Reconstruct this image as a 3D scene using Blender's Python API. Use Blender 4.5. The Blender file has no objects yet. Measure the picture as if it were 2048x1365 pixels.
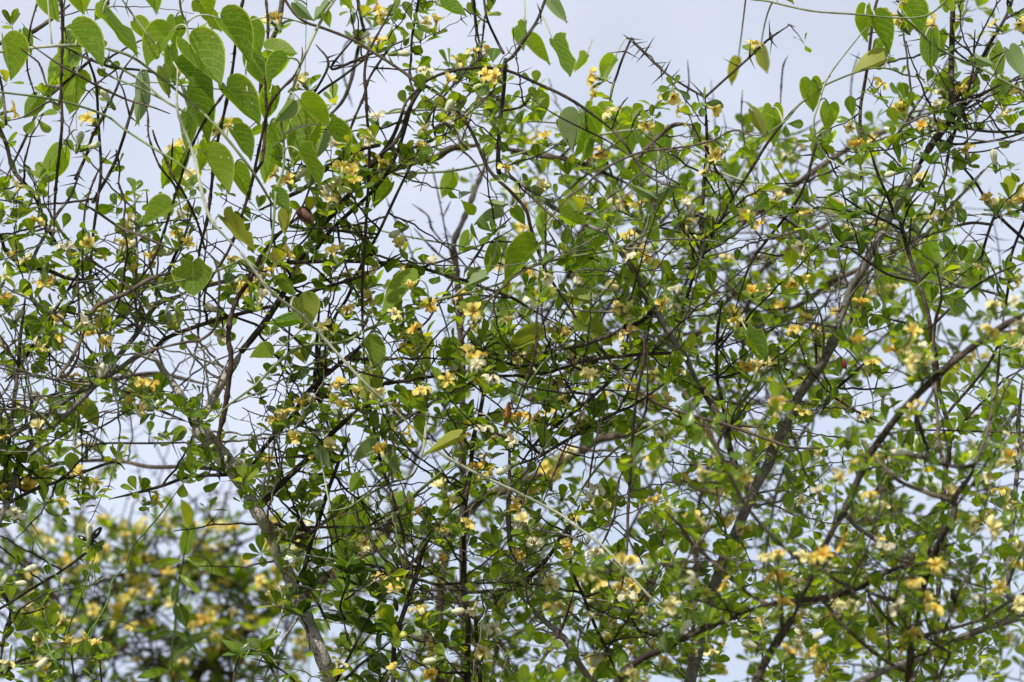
import bpy, math, random
import numpy as np
from mathutils import Vector, Matrix

R_ = random.Random(11)
NR = np.random.RandomState(11)
rad = math.radians

# ------------------------------------------------------------------ camera, sky, sun, exposure
scene = bpy.context.scene
col = scene.collection
CAM = np.array([0.0, 0.0, 1.60])
PITCH = rad(10.0)
FOCAL = 200.0
cam_data = bpy.data.cameras.new("camera")
cam_data.lens = FOCAL
cam_data.sensor_width = 36.0
cam_data.clip_start = 0.1
cam_data.clip_end = 5000
cam_data.dof.use_dof = True
cam_data.dof.focus_distance = 5.97
cam_data.dof.aperture_fstop = 6.0
cam_data.dof.aperture_blades = 7
cam = bpy.data.objects.new("camera", cam_data)
cam.location = CAM
cam.rotation_euler = (rad(90) + PITCH, 0, 0)
col.objects.link(cam)
scene.camera = cam

SUN_EL, SUN_AZ = rad(49), rad(213)          # azimuth clockwise from +Y (the way the camera looks)
world = bpy.data.worlds.new("World")
scene.world = world
world.use_nodes = True
nt = world.node_tree
nt.nodes.clear()
sky = nt.nodes.new("ShaderNodeTexSky")
sky.sky_type = 'NISHITA'
sky.sun_disc = False
sky.sun_elevation = SUN_EL
sky.sun_rotation = SUN_AZ
sky.air_density = 1.0
sky.dust_density = 2.0
sky.ozone_density = 1.0
bg = nt.nodes.new("ShaderNodeBackground")
bg.inputs['Strength'].default_value = 0.110
veil = nt.nodes.new("ShaderNodeMix"); veil.data_type = 'RGBA'      # thin high cloud veiling the blue
veil.inputs['Factor'].default_value = 0.72
tc = nt.nodes.new("ShaderNodeTexCoord")
ns = nt.nodes.new("ShaderNodeTexNoise"); ns.inputs['Scale'].default_value = 11.0; ns.inputs['Detail'].default_value = 3
mr = nt.nodes.new("ShaderNodeMapRange")
mr.inputs['From Min'].default_value = 0.3; mr.inputs['From Max'].default_value = 0.7
mr.inputs['To Min'].default_value = 0.55; mr.inputs['To Max'].default_value = 0.93
out = nt.nodes.new("ShaderNodeOutputWorld")
L = nt.links.new
sep = nt.nodes.new("ShaderNodeSeparateXYZ")
grd = nt.nodes.new("ShaderNodeValToRGB")
grd.color_ramp.elements[0].position = 0.09; grd.color_ramp.elements[0].color = (0.70, 0.79, 1.0, 1)
grd.color_ramp.elements[1].position = 0.24; grd.color_ramp.elements[1].color = (0.82, 0.845, 0.94, 1)
gsc = nt.nodes.new("ShaderNodeMix"); gsc.data_type = 'RGBA'; gsc.blend_type = 'MULTIPLY'
gsc.inputs['Factor'].default_value = 1.0; gsc.inputs[7].default_value = (10.0, 10.0, 10.2, 1)
L(tc.outputs['Generated'], sep.inputs[0])
L(sep.outputs[2], grd.inputs['Fac'])
L(grd.outputs['Color'], gsc.inputs[6])
L(gsc.outputs[2], veil.inputs[7])
L(tc.outputs['Generated'], ns.inputs['Vector'])
L(ns.outputs['Fac'], mr.inputs['Value'])
L(mr.outputs['Result'], veil.inputs['Factor'])
L(sky.outputs['Color'], veil.inputs[6])
L(veil.outputs[2], bg.inputs['Color'])
L(bg.outputs['Background'], out.inputs['Surface'])

sun_data = bpy.data.lights.new("sun", 'SUN')
sun_data.energy = 5.0
sun_data.angle = rad(0.6)
sun_data.color = (1.0, 0.95, 0.86)
sun = bpy.data.objects.new("sun", sun_data)
sdir = Vector((math.sin(SUN_AZ) * math.cos(SUN_EL), math.cos(SUN_AZ) * math.cos(SUN_EL), math.sin(SUN_EL)))
sun.rotation_euler = sdir.to_track_quat('Z', 'Y').to_euler()
col.objects.link(sun)

scene.view_settings.view_transform = 'Standard'
scene.view_settings.look = 'None'
scene.view_settings.exposure = 0.0
scene.view_settings.gamma = 1.0
scene.render.engine = 'CYCLES'
try:
    scene.cycles.max_bounces = 8
    scene.cycles.transparent_max_bounces = 8
    scene.cycles.transmission_bounces = 6
except Exception:
    pass

# ------------------------------------------------------------------ picture <-> place
FW = np.array([0, math.cos(PITCH), math.sin(PITCH)])
UP = np.array([0, -math.sin(PITCH), math.cos(PITCH)])
RT = np.array([1.0, 0, 0])
K = 36.0 / FOCAL / 2048.0                    # metres per photo pixel per metre of distance


def at(x, y, d):
    return CAM + d * (FW + (x - 1024.0) * K * RT + (682.5 - y) * K * UP)


def at_arr(P, D):
    P = np.asarray(P, float); D = np.asarray(D, float)
    return CAM + D[:, None] * (FW + ((P[:, 0] - 1024) * K)[:, None] * RT + ((682.5 - P[:, 1]) * K)[:, None] * UP)


def unit(v):
    v = np.asarray(v, float)
    n = np.linalg.norm(v)
    return v / n if n > 1e-9 else np.array([0, 0, 1.0])


def rvec():
    return unit(NR.normal(size=3))


# ------------------------------------------------------------------ materials
def newmat(name):
    m = bpy.data.materials.new(name); m.use_nodes = True
    t = m.node_tree; t.nodes.clear()
    return m, t


def N(t, kind, **kw):
    n = t.nodes.new(kind)
    for k, v in kw.items():
        setattr(n, k, v)
    return n


def ramp(t, stops, src):
    r = N(t, 'ShaderNodeValToRGB')
    e = r.color_ramp.elements
    while len(e) < len(stops):
        e.new(0.5)
    for i, (p, c) in enumerate(stops):
        e[i].position = p; e[i].color = (*c, 1)
    t.links.new(src, r.inputs['Fac'])
    return r.outputs['Color']


def math_(t, op, a, b=None, c=None):
    n = N(t, 'ShaderNodeMath', operation=op)
    for i, v in enumerate((a, b, c)):
        if v is None:
            continue
        if isinstance(v, (int, float)):
            n.inputs[i].default_value = v
        else:
            t.links.new(v, n.inputs[i])
    return n.outputs[0]


def mixc(t, f, a, b, blend='MIX'):
    n = N(t, 'ShaderNodeMix', data_type='RGBA', blend_type=blend)
    for s, v in ((0, f), (6, a), (7, b)):
        if isinstance(v, (int, float)):
            n.inputs[s].default_value = v
        elif isinstance(v, tuple):
            n.inputs[s].default_value = (*v, 1) if len(v) == 3 else v
        else:
            t.links.new(v, n.inputs[s])
    return n.outputs[2]


def bark(name, stops, scale=220, rough=0.85, bump=0.35):
    m, t = newmat(name)
    tcn = N(t, 'ShaderNodeTexCoord')
    n1 = N(t, 'ShaderNodeTexNoise'); n1.inputs['Scale'].default_value = scale; n1.inputs['Detail'].default_value = 5
    n2 = N(t, 'ShaderNodeTexNoise'); n2.inputs['Scale'].default_value = scale * 0.16; n2.inputs['Detail'].default_value = 3
    t.links.new(tcn.outputs['Object'], n1.inputs['Vector']); t.links.new(tcn.outputs['Object'], n2.inputs['Vector'])
    f = math_(t, 'ADD', math_(t, 'MULTIPLY', n1.outputs['Fac'], 0.55), math_(t, 'MULTIPLY', n2.outputs['Fac'], 0.45))
    c = ramp(t, stops, f)
    p = N(t, 'ShaderNodeBsdfPrincipled'); p.inputs['Roughness'].default_value = rough
    p.inputs['Specular IOR Level'].default_value = 0.25
    t.links.new(c, p.inputs['Base Color'])
    b = N(t, 'ShaderNodeBump'); b.inputs['Strength'].default_value = bump; b.inputs['Distance'].default_value = 0.002
    t.links.new(n1.outputs['Fac'], b.inputs['Height']); t.links.new(b.outputs['Normal'], p.inputs['Normal'])
    o = N(t, 'ShaderNodeOutputMaterial'); t.links.new(p.outputs[0], o.inputs[0])
    return m


def leaf_out(t, colr, trans_col, tf, rough, spec, alpha=None, bumpsrc=None):
    p = N(t, 'ShaderNodeBsdfPrincipled'); p.inputs['Roughness'].default_value = rough
    p.inputs['Specular IOR Level'].default_value = spec
    t.links.new(colr, p.inputs['Base Color'])
    if bumpsrc is not None:
        b = N(t, 'ShaderNodeBump'); b.inputs['Strength'].default_value = 0.25; b.inputs['Distance'].default_value = 0.001
        t.links.new(bumpsrc, b.inputs['Height']); t.links.new(b.outputs['Normal'], p.inputs['Normal'])
    tr = N(t, 'ShaderNodeBsdfTranslucent'); t.links.new(trans_col, tr.inputs['Color'])
    mx = N(t, 'ShaderNodeMixShader'); mx.inputs[0].default_value = tf
    t.links.new(p.outputs[0], mx.inputs[1]); t.links.new(tr.outputs[0], mx.inputs[2])
    res = mx.outputs[0]
    if alpha is not None:
        tp = N(t, 'ShaderNodeBsdfTransparent')
        m2 = N(t, 'ShaderNodeMixShader')
        t.links.new(alpha, m2.inputs[0]); t.links.new(res, m2.inputs[1]); t.links.new(tp.outputs[0], m2.inputs[2])
        res = m2.outputs[0]
    o = N(t, 'ShaderNodeOutputMaterial'); t.links.new(res, o.inputs[0])


def small_leaf(name, stops, trans, tf=0.36, rough=0.33, spec=0.5):
    m, t = newmat(name)
    g = N(t, 'ShaderNodeNewGeometry')
    c = ramp(t, stops, g.outputs['Random Per Island'])
    uv = N(t, 'ShaderNodeUVMap'); uv.uv_map = 'UVMap'
    s = N(t, 'ShaderNodeSeparateXYZ'); t.links.new(uv.outputs[0], s.inputs[0])
    au = math_(t, 'ABSOLUTE', s.outputs[0])
    rib = math_(t, 'LESS_THAN', au, 0.09)
    sv = math_(t, 'FRACT', math_(t, 'MULTIPLY', math_(t, 'SUBTRACT', s.outputs[1], math_(t, 'MULTIPLY', au, 0.3)), 5.0))
    side = math_(t, 'LESS_THAN', sv, 0.12)
    f = math_(t, 'MINIMUM', math_(t, 'ADD', math_(t, 'MULTIPLY', rib, 0.35), math_(t, 'MULTIPLY', side, 0.12)), 1.0)
    c = mixc(t, f, c, (0.26, 0.36, 0.08))
    tcol = mixc(t, 1.0, c, trans, 'MULTIPLY')
    leaf_out(t, c, tcol, tf, rough, spec, bumpsrc=sv)
    return m


def heart_leaf_mat(name, base, base2, edge, trans, tf):
    m, t = newmat(name)
    oi = N(t, 'ShaderNodeObjectInfo')
    uv = N(t, 'ShaderNodeUVMap'); uv.uv_map = 'UVMap'
    s = N(t, 'ShaderNodeSeparateXYZ'); t.links.new(uv.outputs[0], s.inputs[0])
    au = math_(t, 'ABSOLUTE', s.outputs[0])
    cmb = N(t, 'ShaderNodeCombineXYZ')
    t.links.new(math_(t, 'MULTIPLY', s.outputs[0], 0.55), cmb.inputs[0]); t.links.new(s.outputs[1], cmb.inputs[1])
    t.links.new(math_(t, 'MULTIPLY', oi.outputs['Random'], 37.0), cmb.inputs[2])
    nz = N(t, 'ShaderNodeTexNoise'); nz.inputs['Scale'].default_value = 3.0; nz.inputs['Detail'].default_value = 2
    t.links.new(cmb.outputs[0], nz.inputs['Vector'])
    c = mixc(t, oi.outputs['Random'], base, base2)
    c = mixc(t, math_(t, 'MULTIPLY', math_(t, 'GREATER_THAN', nz.outputs['Fac'], 0.62), 0.22), c, edge)
    # veins: midrib, arched side veins, fine net
    side = math_(t, 'FRACT', math_(t, 'MULTIPLY', math_(t, 'SUBTRACT', s.outputs[1], math_(t, 'MULTIPLY', math_(t, 'POWER', au, 1.4), 0.42)), 5.5))
    sv = math_(t, 'LESS_THAN', side, 0.075)
    rib = math_(t, 'LESS_THAN', au, 0.035)
    vo = N(t, 'ShaderNodeTexVoronoi', feature='DISTANCE_TO_EDGE'); vo.inputs['Scale'].default_value = 13
    t.links.new(cmb.outputs[0], vo.inputs['Vector'])
    net = math_(t, 'MULTIPLY', math_(t, 'LESS_THAN', vo.outputs['Distance'], 0.045), 0.35)
    v = math_(t, 'MINIMUM', math_(t, 'ADD', math_(t, 'ADD', math_(t, 'MULTIPLY', sv, 0.65), math_(t, 'MULTIPLY', rib, 0.6)), net), 0.8)
    c = mixc(t, v, c, (0.28, 0.38, 0.10))
    c = mixc(t, math_(t, 'MULTIPLY', math_(t, 'GREATER_THAN', au, 0.94), 0.8), c, (0.36, 0.42, 0.07))
    # brown insect spots and small holes
    v2 = N(t, 'ShaderNodeTexVoronoi', feature='F1'); v2.inputs['Scale'].default_value = 6.5
    t.links.new(cmb.outputs[0], v2.inputs['Vector'])
    sc = N(t, 'ShaderNodeSeparateColor'); t.links.new(v2.outputs['Color'], sc.inputs[0])
    pick = math_(t, 'GREATER_THAN', sc.outputs[0], 0.72)
    spot = math_(t, 'MULTIPLY', math_(t, 'LESS_THAN', v2.outputs['Distance'], 0.17), pick)
    c = mixc(t, math_(t, 'MULTIPLY', spot, 0.8), c, (0.30, 0.14, 0.03))
    hole = math_(t, 'MULTIPLY', math_(t, 'LESS_THAN', v2.outputs['Distance'], 0.085), math_(t, 'GREATER_THAN', sc.outputs[0], 0.86))
    tcol = mixc(t, 1.0, c, trans, 'MULTIPLY')
    leaf_out(t, c, tcol, tf, 0.5, 0.3, alpha=hole, bumpsrc=vo.outputs['Distance'])
    return m


def petal_mat(name, inner, mid, tipc, tf=0.35):
    m, t = newmat(name)
    uv = N(t, 'ShaderNodeUVMap'); uv.uv_map = 'UVMap'
    s = N(t, 'ShaderNodeSeparateXYZ'); t.links.new(uv.outputs[0], s.inputs[0])
    c = ramp(t, [(0.0, inner), (0.35, mid), (1.0, tipc)], s.outputs[1])
    oi = N(t, 'ShaderNodeObjectInfo')
    c = mixc(t, math_(t, 'MULTIPLY', oi.outputs['Random'], 0.35), c, mid)
    p = N(t, 'ShaderNodeBsdfPrincipled'); p.inputs['Roughness'].default_value = 0.55
    p.inputs['Specular IOR Level'].default_value = 0.25
    t.links.new(c, p.inputs['Base Color'])
    tr = N(t, 'ShaderNodeBsdfTranslucent'); t.links.new(c, tr.inputs['Color'])
    mx = N(t, 'ShaderNodeMixShader'); mx.inputs[0].default_value = tf
    t.links.new(p.outputs[0], mx.inputs[1]); t.links.new(tr.outputs[0], mx.inputs[2])
    o = N(t, 'ShaderNodeOutputMaterial'); t.links.new(mx.outputs[0], o.inputs[0])
    return m


def plain(name, c0, c1, scale=300, rough=0.6, tf=0.0, spec=0.3):
    m, t = newmat(name)
    tcn = N(t, 'ShaderNodeTexCoord')
    n1 = N(t, 'ShaderNodeTexNoise'); n1.inputs['Scale'].default_value = scale; n1.inputs['Detail'].default_value = 4
    t.links.new(tcn.outputs['Object'], n1.inputs['Vector'])
    c = ramp(t, [(0.35, c0), (0.65, c1)], n1.outputs['Fac'])
    leaf_out(t, c, c, tf, rough, spec)
    return m


M = {}
M['pale_bark'] = bark('pale_bark', [(0.34, (0.05, 0.042, 0.034)), (0.43, (0.20, 0.175, 0.15)), (0.53, (0.46, 0.43, 0.39)), (0.60, (0.22, 0.20, 0.17)), (0.68, (0.09, 0.08, 0.065))], 420, 0.9, 0.8)
M['grey_bark'] = bark('grey_bark', [(0.30, (0.05, 0.045, 0.04)), (0.5, (0.15, 0.135, 0.12)), (0.68, (0.26, 0.24, 0.21))], 300)
M['dark_bark'] = bark('dark_bark', [(0.32, (0.014, 0.010, 0.007)), (0.52, (0.045, 0.034, 0.025)), (0.70, (0.15, 0.122, 0.094))], 300)
M['brown_bark'] = bark('brown_bark', [(0.30, (0.04, 0.029, 0.021)), (0.52, (0.10, 0.076, 0.055)), (0.70, (0.22, 0.175, 0.13))], 320)
M['red_bark'] = bark('red_bark', [(0.30, (0.020, 0.013, 0.010)), (0.52, (0.050, 0.032, 0.024)), (0.72, (0.115, 0.08, 0.062))], 320)
M['vine_green'] = bark('vine_green', [(0.30, (0.09, 0.12, 0.04)), (0.52, (0.16, 0.20, 0.08)), (0.72, (0.27, 0.30, 0.16))], 160, 0.6, 0.12)
M['vine_pale'] = bark('vine_pale', [(0.30, (0.22, 0.23, 0.15)), (0.52, (0.35, 0.36, 0.26)), (0.72, (0.46, 0.46, 0.37))], 160, 0.65, 0.12)
M['wire_green'] = bark('wire_green', [(0.30, (0.05, 0.08, 0.02)), (0.52, (0.10, 0.17, 0.04)), (0.72, (0.18, 0.26, 0.08))], 200, 0.6, 0.1)
M['leaf'] = small_leaf('shrub_leaf', [(0.0, (0.044, 0.088, 0.007)), (0.3, (0.072, 0.138, 0.009)), (0.7, (0.112, 0.192, 0.012)), (0.92, (0.17, 0.245, 0.02)), (1.0, (0.27, 0.27, 0.03))], (3.6, 3.0, 0.6), 0.45, 0.27, 0.52)
M['pointed_leaf'] = small_leaf('pointed_leaf', [(0.0, (0.040, 0.088, 0.008)), (0.6, (0.065, 0.125, 0.010)), (1.0, (0.11, 0.17, 0.02))], (2.6, 2.6, 0.6), 0.36, 0.32, 0.42)
M['heart'] = heart_leaf_mat('heart_leaf_green', (0.070, 0.150, 0.012), (0.150, 0.235, 0.020), (0.24, 0.24, 0.02), (3.1, 2.8, 0.6), 0.55)
M['heart_y'] = heart_leaf_mat('heart_leaf_yellowing', (0.19, 0.25, 0.035), (0.28, 0.28, 0.04), (0.36, 0.26, 0.03), (1.8, 1.8, 0.7), 0.42)
M['heart_p'] = heart_leaf_mat('heart_leaf_pale_underside', (0.20, 0.27, 0.14), (0.25, 0.32, 0.17), (0.28, 0.32, 0.16), (1.4, 1.6, 0.8), 0.35)
M['petal_y'] = petal_mat('petal_yellow', (0.78, 0.46, 0.03), (0.81, 0.63, 0.12), (0.82, 0.70, 0.26))
M['petal_g'] = petal_mat('petal_golden', (0.72, 0.36, 0.02), (0.78, 0.50, 0.07), (0.80, 0.58, 0.14))
M['petal_p'] = petal_mat('petal_pale_yellow', (0.77, 0.54, 0.08), (0.81, 0.70, 0.27), (0.82, 0.75, 0.42))
M['petal_c'] = petal_mat('petal_cream', (0.64, 0.48, 0.16), (0.76, 0.70, 0.47), (0.79, 0.75, 0.57))
M['stamen'] = plain('stamen_brown', (0.06, 0.025, 0.01), (0.16, 0.07, 0.02), 600)
M['calyx'] = plain('calyx_green', (0.14, 0.20, 0.05), (0.24, 0.30, 0.09), 300, 0.5, 0.2)
M['tube_y'] = plain('flower_tube_yellow', (0.45, 0.42, 0.14), (0.60, 0.52, 0.20), 200, 0.5, 0.25)
M['bud'] = plain('bud_cream', (0.55, 0.56, 0.36), (0.72, 0.70, 0.52), 150, 0.5, 0.2)
M['dry'] = plain('dried_leaf_brown', (0.07, 0.03, 0.02), (0.20, 0.11, 0.08), 130, 0.7, 0.12)
M['orange'] = plain('dried_leaf_orange', (0.28, 0.10, 0.02), (0.50, 0.22, 0.05), 260, 0.7, 0.25)
M['black'] = plain('black_pod', (0.008, 0.007, 0.006), (0.03, 0.025, 0.02), 260, 0.5)
M['berry'] = plain('berry_yellow', (0.40, 0.42, 0.06), (0.60, 0.55, 0.12), 300, 0.35, 0.1, 0.5)
M['red_fruit'] = plain('fruit_dark_red', (0.10, 0.012, 0.01), (0.22, 0.03, 0.02), 300, 0.35, 0.0, 0.5)


# ------------------------------------------------------------------ mesh building
class MB:
    def __init__(self):
        self.V, self.Q, self.U, self.Mi = [], [], [], []
        self.n = 0

    def add(self, V, Q, U=None, mat=0):
        V = np.asarray(V, float); Q = np.asarray(Q, int)
        self.V.append(V); self.Q.append(Q + self.n)
        self.U.append(np.zeros((len(V), 2)) if U is None else np.asarray(U, float))
        self.Mi.append(np.full(len(Q), mat, int))
        self.n += len(V)

    def mesh(self, name, mats, loc=(0, 0, 0), smooth=True):
        me = bpy.data.meshes.new(name)
        V = np.concatenate(self.V) - np.asarray(loc, float)
        Q = np.concatenate(self.Q); U = np.concatenate(self.U); Mi = np.concatenate(self.Mi)
        me.vertices.add(len(V)); me.vertices.foreach_set('co', V.ravel())
        me.loops.add(Q.size); me.loops.foreach_set('vertex_index', Q.ravel().astype(np.int32))
        me.polygons.add(len(Q))
        me.polygons.foreach_set('loop_start', (np.arange(len(Q)) * 4).astype(np.int32))
        for m in mats:
            me.materials.append(m)
        me.polygons.foreach_set('material_index', Mi.astype(np.int32))
        me.polygons.foreach_set('use_smooth', np.full(len(Q), smooth))
        uv = me.uv_layers.new(name='UVMap')
        uv.data.foreach_set('uv', U[Q.ravel()].ravel())
        me.update(calc_edges=True)
        return me

    def obj(self, name, mats, parent=None, loc=(0, 0, 0)):
        if not self.V:
            return None
        o = bpy.data.objects.new(name, self.mesh(name, mats, loc))
        col.objects.link(o)
        if parent is not None:
            o.parent = parent
        return o


def tube(mb, P, Rd, sides=6, mat=0, jitter=0.0):
    P = np.asarray(P, float); Rd = np.asarray(Rd, float)
    n = len(P)
    P = np.vstack([P[:1], P, P[-1:]]); Rd = np.concatenate([[Rd[0] * .02], Rd, [Rd[-1] * .02]]); n += 2
    T = np.gradient(P, axis=0)
    T[0] = T[1]; T[-1] = T[-2]
    T /= np.maximum(np.linalg.norm(T, axis=1)[:, None], 1e-9)
    ref = np.array([0.31, 0.87, 0.38])
    if abs(np.dot(unit(ref), T[0])) > 0.9:
        ref = np.array([0.9, 0.1, -0.4])
    A = np.zeros((n, 3)); a = unit(np.cross(T[0], ref))
    for i in range(n):
        a = unit(a - np.dot(a, T[i]) * T[i]); A[i] = a
    B = np.cross(T, A)
    ang = np.arange(sides) * 2 * math.pi / sides
    rr = Rd[:, None] * (1 + (NR.uniform(-jitter, jitter, (n, sides)) if jitter else 0))
    V = P[:, None, :] + (np.cos(ang)[None, :, None] * A[:, None, :] + np.sin(ang)[None, :, None] * B[:, None, :]) * rr[:, :, None]
    i = np.arange(n - 1)[:, None] * sides; j = np.arange(sides)[None, :]; k = (j + 1) % sides
    Q = np.stack([i + j, i + k, i + sides + k, i + sides + j], -1).reshape(-1, 4)
    mb.add(V.reshape(-1, 3), Q, None, mat)


def catmull(P, step):
    P = np.asarray(P, float)
    if len(P) == 2:
        P = np.array([P[0], (P[0] + P[1]) / 2, P[1]])
    E = np.vstack([2 * P[0] - P[1], P, 2 * P[-1] - P[-2]])
    res, prm = [], []
    n = len(P) - 1
    for s in range(n):
        p0, p1, p2, p3 = E[s], E[s + 1], E[s + 2], E[s + 3]
        m = max(2, int(np.linalg.norm(p2[:2] - p1[:2]) / step))
        u = np.arange(m)[:, None] / m
        res.append(0.5 * (2 * p1 + (p2 - p0) * u + (2 * p0 - 5 * p1 + 4 * p2 - p3) * u ** 2 + (3 * p1 - p0 - 3 * p2 + p3) * u ** 3))
        prm.append((s + u[:, 0]) / n)
    res.append(P[-1:]); prm.append([1.0])
    return np.vstack(res), np.concatenate(prm)


def cone(mb, p, d, ln, r, mat=0):
    tube(mb, [p - d * r, p + d * ln * 0.4, p + d * ln * 0.75, p + d * ln], [r, r * 0.6, r * 0.33, r * 0.05], 4, mat)


# templates for leaves: rows along, three columns across
def leaf_template(shape):
    v = np.array([p[0] for p in shape]); w = np.array([p[1] for p in shape])
    X = np.stack([-w, -w * 0.5, 0 * w, w * 0.5, w], 1)
    Y = np.repeat(v[:, None], 5, 1)
    Uu = np.repeat(np.array([[-1, -.5, 0, .5, 1.0]]), len(v), 0)
    n = len(v)
    i = np.arange(n - 1)[:, None] * 5; j = np.arange(4)[None, :]
    Q = np.stack([i + j, i + j + 1, i + j + 6, i + j + 5], -1).reshape(-1, 4)
    return X.ravel(), Y.ravel(), np.stack([Uu.ravel(), Y.ravel()], 1), Q


OBOV = leaf_template([(0, .012), (.12, .04), (.3, .12), (.5, .215), (.68, .275), (.82, .265), (.93, .18), (1, .03)])
OVAL = leaf_template([(0, .012), (.08, .10), (.22, .20), (.42, .265), (.62, .25), (.80, .17), (.92, .085), (1, .01)])
NARW = leaf_template([(0, .012), (.10, .05), (.3, .11), (.55, .13), (.78, .10), (.92, .05), (1, .008)])


def add_leaf(mb, tpl, p, a, nrm, size, fold=0.35, curl=0.2, wide=1.0, mat=0):
    X, Y, U, Q = tpl
    a = unit(a); b = unit(np.cross(nrm, a)); n = np.cross(a, b)
    wv = NR.uniform(-1, 1)
    Z = fold * np.abs(X) - curl * Y ** 2 + 0.04 * wv * np.sin(Y * 6 + wv * 3) * np.sign(X)
    V = p + size * (X[:, None] * wide * b + Y[:, None] * a + Z[:, None] * n)
    mb.add(V, Q, U, mat)


def rosette(mb, p, d, n, size, tpl=OBOV, spread=(25, 75), stem=0.0):
    d = unit(d)
    x = unit(np.cross(d, rvec())); y = np.cross(d, x)
    ph0 = NR.uniform(0, 6.28)
    for i in range(n):
        ph = ph0 + i * 2.4 + NR.uniform(-.3, .3)
        th = rad(NR.uniform(*spread))
        a = math.cos(th) * d + math.sin(th) * (math.cos(ph) * x + math.sin(ph) * y)
        a = unit(a + np.array([0, 0, 0.15]))
        nn = unit(d * 0.7 + np.array([0, -0.25, 0.7]) + 0.45 * rvec())
        nn = unit(nn - np.dot(nn, a) * a)
        add_leaf(mb, tpl, p + a * 0.0015, a, nn, size * NR.uniform(0.62, 1.12), NR.uniform(0.05, 0.4), NR.uniform(-.1, .3), NR.uniform(0.95, 1.25))


# ------------------------------------------------------------------ things
def thing(name, label, cat, loc, group=None, kind=None):
    o = bpy.data.objects.new(name, None)
    o.empty_display_size = 0.1
    o.location = loc
    col.objects.link(o)
    o['label'] = label; o['category'] = cat
    if group: o['group'] = group
    if kind: o['kind'] = kind
    return o


# how densely the small leaves stand, 16 x 11 cells over the shrubs
DG = np.array([[3,2,1,1,1,2,4,3,2,0,0,0,0,1,4,5],
 [3,4,2,1,1,2,4,6,4,2,4,1,2,3,6,5],
 [5,4,2,3,2,5,7,7,5,6,6,5,5,5,6,4],
 [6,6,5,5,4,6,3,3,5,7,7,6,6,7,6,3],
 [6,6,6,5,5,6,6,6,6,7,8,7,6,6,5,4],
 [7,6,6,5,6,7,7,7,7,8,8,8,7,6,6,6],
 [8,8,5,4,7,7,7,7,6,7,8,8,7,7,7,6],
 [7,6,4,5,7,7,7,8,7,7,8,8,8,8,8,7],
 [6,4,3,5,6,7,8,8,8,6,8,8,9,8,8,7],
 [6,5,5,5,6,7,7,8,8,8,8,9,9,9,9,8],
 [7,7,6,6,7,7,7,8,9,9,9,9,9,9,9,9]], float) / 9.0
GAPS = [(600, 1180, 40, 60), (555, 1080, 40, 50), (635, 1290, 40, 60), (1090, 930, 120, 28), (590, 1230, 40, 120), (870, 430, 85, 80), (240, 185, 55, 55), (690, 150, 45, 80), (1150, 930, 70, 35), (1130, 800, 45, 30), (270, 905, 110, 22),
        (1740, 770, 55, 45), (1960, 705, 60, 50), (1400, 80, 200, 90), (1640, 110, 60, 70), (320, 270, 45, 60), (215, 370, 35, 55),
        (1930, 340, 70, 60), (1700, 400, 25, 25), (100, 490, 25, 25), (690, 870, 25, 20), 
        (1440, 1080, 35, 60), (1250, 1060, 30, 50), (760, 240, 30, 45), (1990, 460, 60, 50), (1660, 220, 30, 60), (1300, 340, 20, 15)]


def dens(x, y):
    gx = min(max(x / 128.0 - 0.5, 0), 14.999); gy = min(max(y / 128.0 - 0.5, 0), 9.999)
    i, j = int(gx), int(gy); fx, fy = gx - i, gy - j
    v = DG[j, i] * (1 - fx) * (1 - fy) + DG[j, i + 1] * fx * (1 - fy) + DG[j + 1, i] * (1 - fx) * fy + DG[j + 1, i + 1] * fx * fy
    for (a, b, c, d) in GAPS:
        q = ((x - a) / c) ** 2 + ((y - b) / d) ** 2
        v *= 1 - 0.9 * math.exp(-q * 0.8)
    return v


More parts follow.
